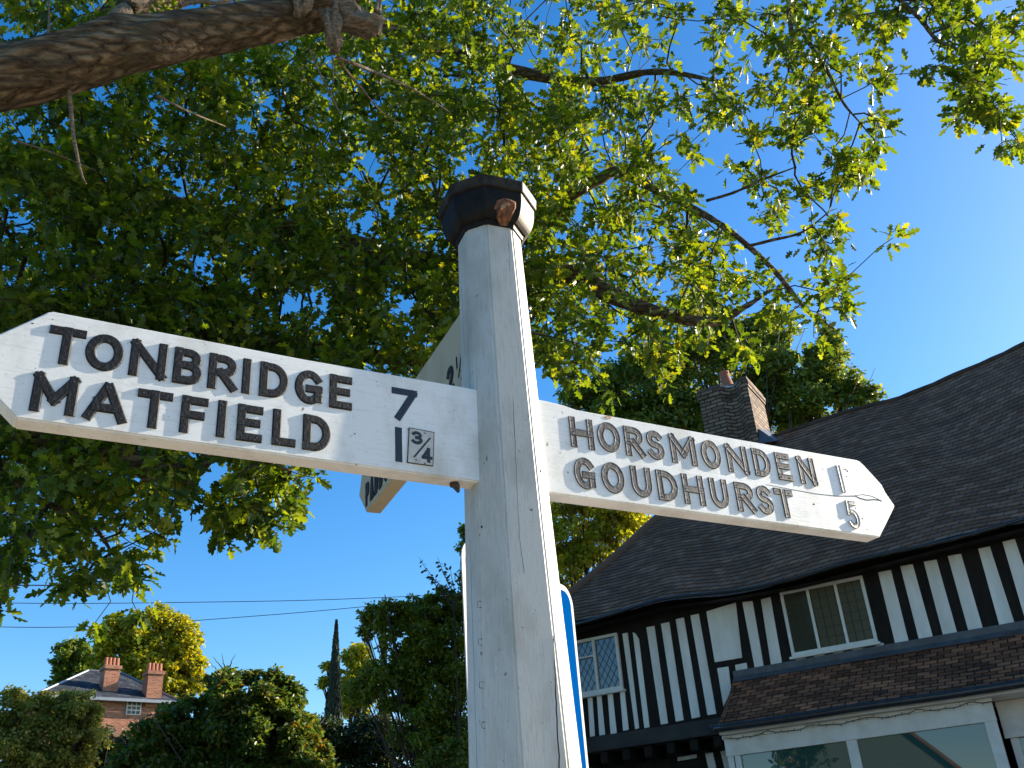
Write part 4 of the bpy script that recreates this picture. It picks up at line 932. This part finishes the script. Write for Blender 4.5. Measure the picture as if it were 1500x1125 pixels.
tree('bush', 'sunlit olive bush at the bottom left corner in front of the brick house', 'bush', [(30, 1055, 42), (85, 1045, 36), (120, 1040, 28), (10, 1090, 50), (70, 1095, 48), (128, 1085, 34), (-30, 1070, 45), (40, 1130, 50), (100, 1140, 45), (132, 1062, 18), (60, 1026, 20), (105, 1022, 18), (138, 1045, 16), (20, 1022, 20)], 20, M['leaf_olive'], 34000, .07, gp_(50, 1120, 20), .1, .24, seed=5)
tree('chestnut_tree', 'dark leafy tree with rusty tints at bottom left, right of the brick house', 'tree', [(330, 1030, 52), (395, 1025, 48), (270, 1060, 45), (420, 1060, 45), (350, 1085, 65), (235, 1100, 48), (430, 1110, 50), (300, 1125, 60), (400, 992, 16), (370, 990, 14), (425, 1010, 20), (320, 1000, 20), (345, 995, 16), (190, 1120, 40), (240, 1056, 22), (262, 1035, 12), (450, 1060, 16), (445, 1085, 30), (440, 1130, 50), (250, 1140, 60), (360, 1150, 60)], 17, M['leaf_rust'], 76000, .085, gp_(340, 1125, 17), .16, .22, seed=6)
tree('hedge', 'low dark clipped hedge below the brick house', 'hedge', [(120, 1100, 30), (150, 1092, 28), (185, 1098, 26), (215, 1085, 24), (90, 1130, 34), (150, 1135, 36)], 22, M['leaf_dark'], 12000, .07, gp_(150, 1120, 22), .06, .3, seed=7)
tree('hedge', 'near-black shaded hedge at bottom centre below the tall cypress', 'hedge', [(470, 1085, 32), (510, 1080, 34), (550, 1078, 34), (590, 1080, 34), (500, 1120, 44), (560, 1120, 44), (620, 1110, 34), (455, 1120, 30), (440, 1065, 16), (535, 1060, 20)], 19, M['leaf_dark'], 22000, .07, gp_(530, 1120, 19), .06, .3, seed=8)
tree('broadleaf_tree', 'small tree with yellowing sunlit leaves between the two cypresses', 'tree', [(525, 960, 22), (520, 990, 26), (540, 1010, 24), (510, 1030, 24), (478, 975, 9), (474, 1000, 9)], 27, M['leaf_lime'], 6500, .12, gp_(525, 1040, 27), .12, .3, seed=9)
tree('broadleaf_tree', 'large shadowed tree with tall shoots immediately left of the fingerpost', 'tree', [(570, 905, 32), (545, 900, 20), (615, 905, 36), (650, 890, 34), (600, 950, 48), (650, 950, 50), (580, 1000, 48), (640, 1010, 56), (610, 1060, 50), (660, 1070, 40), (535, 925, 12), (690, 850, 22), (690, 900, 40), (660, 1120, 50), (684, 800, 16), (682, 775, 12), (530, 1010, 26)], 15, M['leaf_dark2'], 60000, .062, gp_(640, 1120, 15), .05, .22, seed=10, subs=30)
tree('shrub', 'brownish shrub at the bottom edge beside the blue sign', 'bush', [(640, 1115, 20), (660, 1100, 18), (625, 1130, 16)], 12, M['leaf_rust'], 2500, .05, gp_(645, 1125, 12), .04, .3, seed=12)
# tall bare shoots
def shoots(name, label, spots, D, r, mat, leafm=None, parent_base=None):
    t = empty(name, gp_(spots[0][0], spots[0][1], D)); tag(t, label, 'tree'); mb = MB(); P = []
    b = np.array(t.location)
    for (x0, y0, x1, y1) in spots:
        p, q2 = at(x0, y0, D), at(x1, y1, D); n = 8; c = [p+(q2-p)*i/n+rg.normal(0, .012*np.linalg.norm(q2-p), 3) for i in range(n+1)]
        mb.tube(c, [r*(1-.8*i/n) for i in range(n+1)], 5)
        for i in range(2, n): P += [c[i]+rg.normal(0, .03, 3) for _ in range(4)]
    c0 = at(spots[0][0], spots[0][1]+10, D); mb.tube([b, (b+c0)/2, c0], [r*2.5, r*2, r], 6)
    for (x0, y0, x1, y1) in spots: mb.tube([c0, at(x0, y0, D)], [r, r*.9], 5)
    mb.build('trunk', M['twig'], t)
    if leafm: leaves(np.array(P), .075, 'crown', leafm, t).location = -t.location
    return t
shoots('sapling', 'thin leafy shoots sticking up above the shadowed tree by the post', [(665, 885, 613, 818), (668, 880, 640, 816), (670, 890, 660, 830), (650, 870, 628, 845)], 14.6, .012, 'twig', M['leaf_dark'])
shoots('bare_tree', 'small leafless tree poking up above the dark chestnut tree', [(330, 985, 312, 962), (330, 985, 325, 958), (332, 985, 345, 957), (328, 990, 306, 970), (333, 988, 340, 970)], 40, .03, 'twig')
def cypress(name, label, x, ytop, ybot, wpx, D, seed, lean=0):
    top = at(x+lean, ytop, D); bot = at(x, ybot, D); g = np.array(gp_(x, ybot, D)); h = top[2]-g[2]; rmax = wpx*pxm(D, x, ybot)
    base = np.array([bot[0], bot[1], g[2]]); t = empty(name, base); tag(t, label, 'tree'); rr = np.random.default_rng(seed); n = 24000
    s = rr.uniform(0, 1, n)**.8; az = rr.uniform(0, 2*np.pi, n); R = rmax*(1-s)**.9*(1+.05*np.sin(az*5+s*22)+rr.normal(0, .05, n))*np.clip(.4+s*9, 0, 1)
    R *= rr.uniform(.75, 1.03, n)
    ax = base[None, :]+(np.array([top[0], top[1], top[2]])-base)[None, :]*(s*.985+.0)[:, None]
    P = ax+np.stack([np.cos(az)*R, np.sin(az)*R, np.zeros(n)], 1)
    X = np.stack([np.cos(az)*.22, np.sin(az)*.22, np.ones(n)], 1)+rr.normal(0, .12, (n, 3)); X /= np.linalg.norm(X, axis=1, keepdims=True)
    Z = np.stack([np.cos(az), np.sin(az), np.zeros(n)], 1)+rr.normal(0, .3, (n, 3)); Z -= (Z*X).sum(1, keepdims=True)*X; Z /= np.linalg.norm(Z, axis=1, keepdims=True)
    leaves(P, .13*(1-s*.4)*rr.uniform(.6, 1.2, n), 'crown', M['cypress'], t, frames=(X, np.cross(Z, X), Z)).location = -t.location
    mb = MB(); mb.tube([base, base+(top-base)*.5, base+(top-base)*.97], [.14, .09, .01], 8); mb.build('trunk', M['trunk'], t)
cypress('cypress_tree', 'slender dark pointed cypress standing against the sky', 484, 904, 1065, 36, 26, 31, lean=9)
cypress('cypress_tree', 'second cypress column half buried in foliage, right of the pointed one', 562, 885, 1065, 19, 24, 32)

# ------------------------------------------------------------------ far brick house with hipped slate roof
def far_house():
    D = 50; e0 = at(56, 1016, D); z0 = e0[2]; e1 = onz(262, 1026.6, z0)
    X = (e1-e0)*np.array([1, 1, 0]); Lx = np.linalg.norm(X); X = X/Lx
    Y = np.array([-X[1], X[0], 0]); 
    if Y @ (CAM-e0) > 0: Y = -Y                       # Y points away from the viewer
    g = gz(e0[0], e0[1])-.4; dep = 7.0
    t = empty('brick_house', (e0[0], e0[1], g)); tag(t, 'distant red brick house with hipped slate roof and two chimneys, behind bushes', 'house')
    fr = lambda a, b, z: e0*np.array([1, 1, 0])+X*a+Y*b+np.array([0, 0, z])
    def uvbox(lo, hi, name, mat, parent):
        mb = MB(); mb.box(lo, hi, fr); o = mb.build(name, mat, parent); me = o.data; ul = me.uv_layers.new(name='UVMap')
        for p in me.polygons:
            for li, vi in zip(p.loop_indices, p.vertices):
                c = me.vertices[vi].co; q = np.array(c)
                ul.data[li].uv = ((q-e0) @ X+(q-e0) @ Y, c.z)
        return o
    uvbox((.35, .35, g), (Lx-.35, dep-.35, z0-.05), 'wall', M['far_brick'], t)
    def S(x, y, b):                                  # photo point onto the plane b metres behind the eaves
        P = fr(0, b, 0); v = onplane(x, y, P, Y)-P; return float(v @ X), float(v[2])
    a0, zr0 = S(129, 983, dep/2); rl, rr_ = a0, Lx-1.9; hh = zr0
    vs = [fr(0, 0, z0), fr(Lx, 0, z0), fr(Lx, dep, z0), fr(0, dep, z0), fr(rl, dep/2, hh), fr(rr_, dep/2, hh)]
    me = bpy.data.meshes.new('roof'); me.from_pydata([tuple(v) for v in vs], [], [(0, 1, 5, 4), (2, 3, 4, 5), (1, 2, 5), (3, 0, 4), (0, 3, 2, 1)])
    ul = me.uv_layers.new(name='UVMap')
    for p in me.polygons:
        for li, vi in zip(p.loop_indices, p.vertices): c = np.array(me.vertices[vi].co)-e0; ul.data[li].uv = (c @ X + c @ Y*.0 if p.index in (0, 1) else c @ Y, c[2]*1.8)
    link('roof', me, M['slate'], t)
    mb = MB()
    for A0, A1 in ((vs[4], vs[5]), (vs[0], vs[4]), (vs[1], vs[5])): mb.tube([A0+np.array([0, 0, .03]), A1+np.array([0, 0, .03])], .055, 6)
    mb.build('ridge_lead', M['galv'], t)
    mb = MB(); mb.box((-.05, -.10, z0-.16), (Lx+.05, -.0, z0-.02), fr); mb.build('gutter', M['galv'], t)
    for (xl, xr, yt, yb, b) in ((156, 181, 967, 1012, .8), (219, 244, 975, 1020, .2)):
        A0, zt = S(xl, yt, b); A1, _ = S(xr-3, yt, b); zt2 = S((xl+xr)/2, yt, b)[1]
        c = uvbox((A0, b, z0-.3), (A1, b+.75, zt2-.30), 'chimney', M['far_brick'], t)
        o = uvbox((A0-.06, b-.06, zt2-.42), (A1+.06, b+.81, zt2-.25), 'chimney_cap', M['far_brick'], c)
        for k in range(4):
            aa = A0+(A1-A0)*(k+.5)/4; mb = MB(); mb.tube([fr(aa, b+.35, zt2-.25), fr(aa, b+.35, zt2+.18)], [.115, .085], 10); mb.build('chimney_pot', M['terracotta'], c)
    A0, zt = S(186, 1027, .35); A1, zb = S(205, 1048, .35)
    mb = MB(); mb.box((A0, .27, zb), (A1, .349, zt), fr); wn_ = mb.build('window', M['winframe'], t)
    mb = MB(); w_ = (A1-A0); h_ = zt-zb
    for i in range(3):
        for j in range(3): mb.box((A0+w_*(.06+.31*i), .262, zb+h_*(.06+.31*j)), (A0+w_*(.06+.31*i+.25), .268, zb+h_*(.06+.31*j+.24)), fr)
    mb.build('glass_pane', M['glass_dark'], wn_)
far_house()

# ------------------------------------------------------------------ overhead cables and their poles
def utility(x, y, D, label):
    p = at(x, y, D); g = gz(p[0], p[1]); t = empty('utility_pole', (p[0], p[1], g)); tag(t, label, 'pole')
    mb = MB(); mb.tube([(p[0], p[1], g-.5), (p[0], p[1], p[2]+.5)], [.16, .11], 10); mb.build('pole', M['pole'], t, smooth=True)
    mb = MB(); mb.box((-.7, -.05, p[2]-.1), (.7, .05, p[2]+.02), lambda a, b, z: np.array([p[0]+a, p[1]+b, z])); mb.build('crossarm', M['pole'], t)
utility(-70, 882, 74, 'wooden utility pole far left carrying the overhead cables'); utility(640, 870, 74, 'wooden utility pole hidden behind the tree left of the fingerpost')
def cable(pts, label):
    t = MB(); t.tube(spline([at(*p) for p in pts], 6), .026, 5); o = t.build('overhead_cable', M['wire']); tag(o, label, 'cable', 'overhead cables')
cable([(-70, 882, 74), (100, 884, 73), (300, 882, 72.5), (460, 879, 73), (640, 872, 74)], 'upper thin cable crossing the sky above the yellow tree')
cable([(-70, 917, 74), (70, 919, 74), (200, 915, 74), (300, 908, 74), (430, 898, 74), (530, 889, 74), (640, 878, 74)], 'lower thin cable passing behind the yellow tree')

# ------------------------------------------------------------------ gabled cottage across the road, seen only as a reflection in the shop glass
def cottage():
    t = empty('cottage', (-15, -10, 0)); tag(t, 'gabled cottage across the road, seen only reflected in the shop window', 'house')
    ang = rad(40); X = np.array([math.cos(ang), -math.sin(ang), 0]); Y = np.array([-math.sin(ang), -math.cos(ang), 0]); o0 = np.array([-18.9, -7.3, 0])
    fr = lambda a, b, z: o0+X*a+Y*b+np.array([0, 0, z])
    mb = MB(); mb.box((0, 0, -.1), (7, 8, 4.8), fr); mb.add([fr(0, 0, 4.8), fr(7, 0, 4.8), fr(3.5, 0, 8.4), fr(0, 8, 4.8), fr(7, 8, 4.8), fr(3.5, 8, 8.4)], [(0, 1, 2), (5, 4, 3)]); mb.build('wall', M['tile_hung'], t)
    mb = MB(); mb.prism([(-.4, 4.5), (3.5, 8.55), (7.4, 4.5), (7.4, 4.3), (3.5, 8.38), (-.4, 4.3)], -.35, 8.35, lambda a, z, d: fr(a, d, z)); mb.build('roof', M['tile_red'], t)
    for a in (1.2, 4.6):
        for z in (1, 3.1):
            mb = MB(); mb.box((a, -.06, z), (a+1.2, -.002, z+1.2), fr); w = mb.build('window', M['winframe'], t)
            mb = MB()
            for i in range(2): mb.box((a+.08+.55*i, -.075, z+.08), (a+.55+.55*i, -.062, z+1.12), fr)
            mb.build('glass_pane', M['glass_dark'], w)
    mb = MB(); mb.box((2.9, -.05, 0), (3.9, -.002, 2.1), fr); mb.build('door', M['timber'], t)
cottage()
bmp.free()
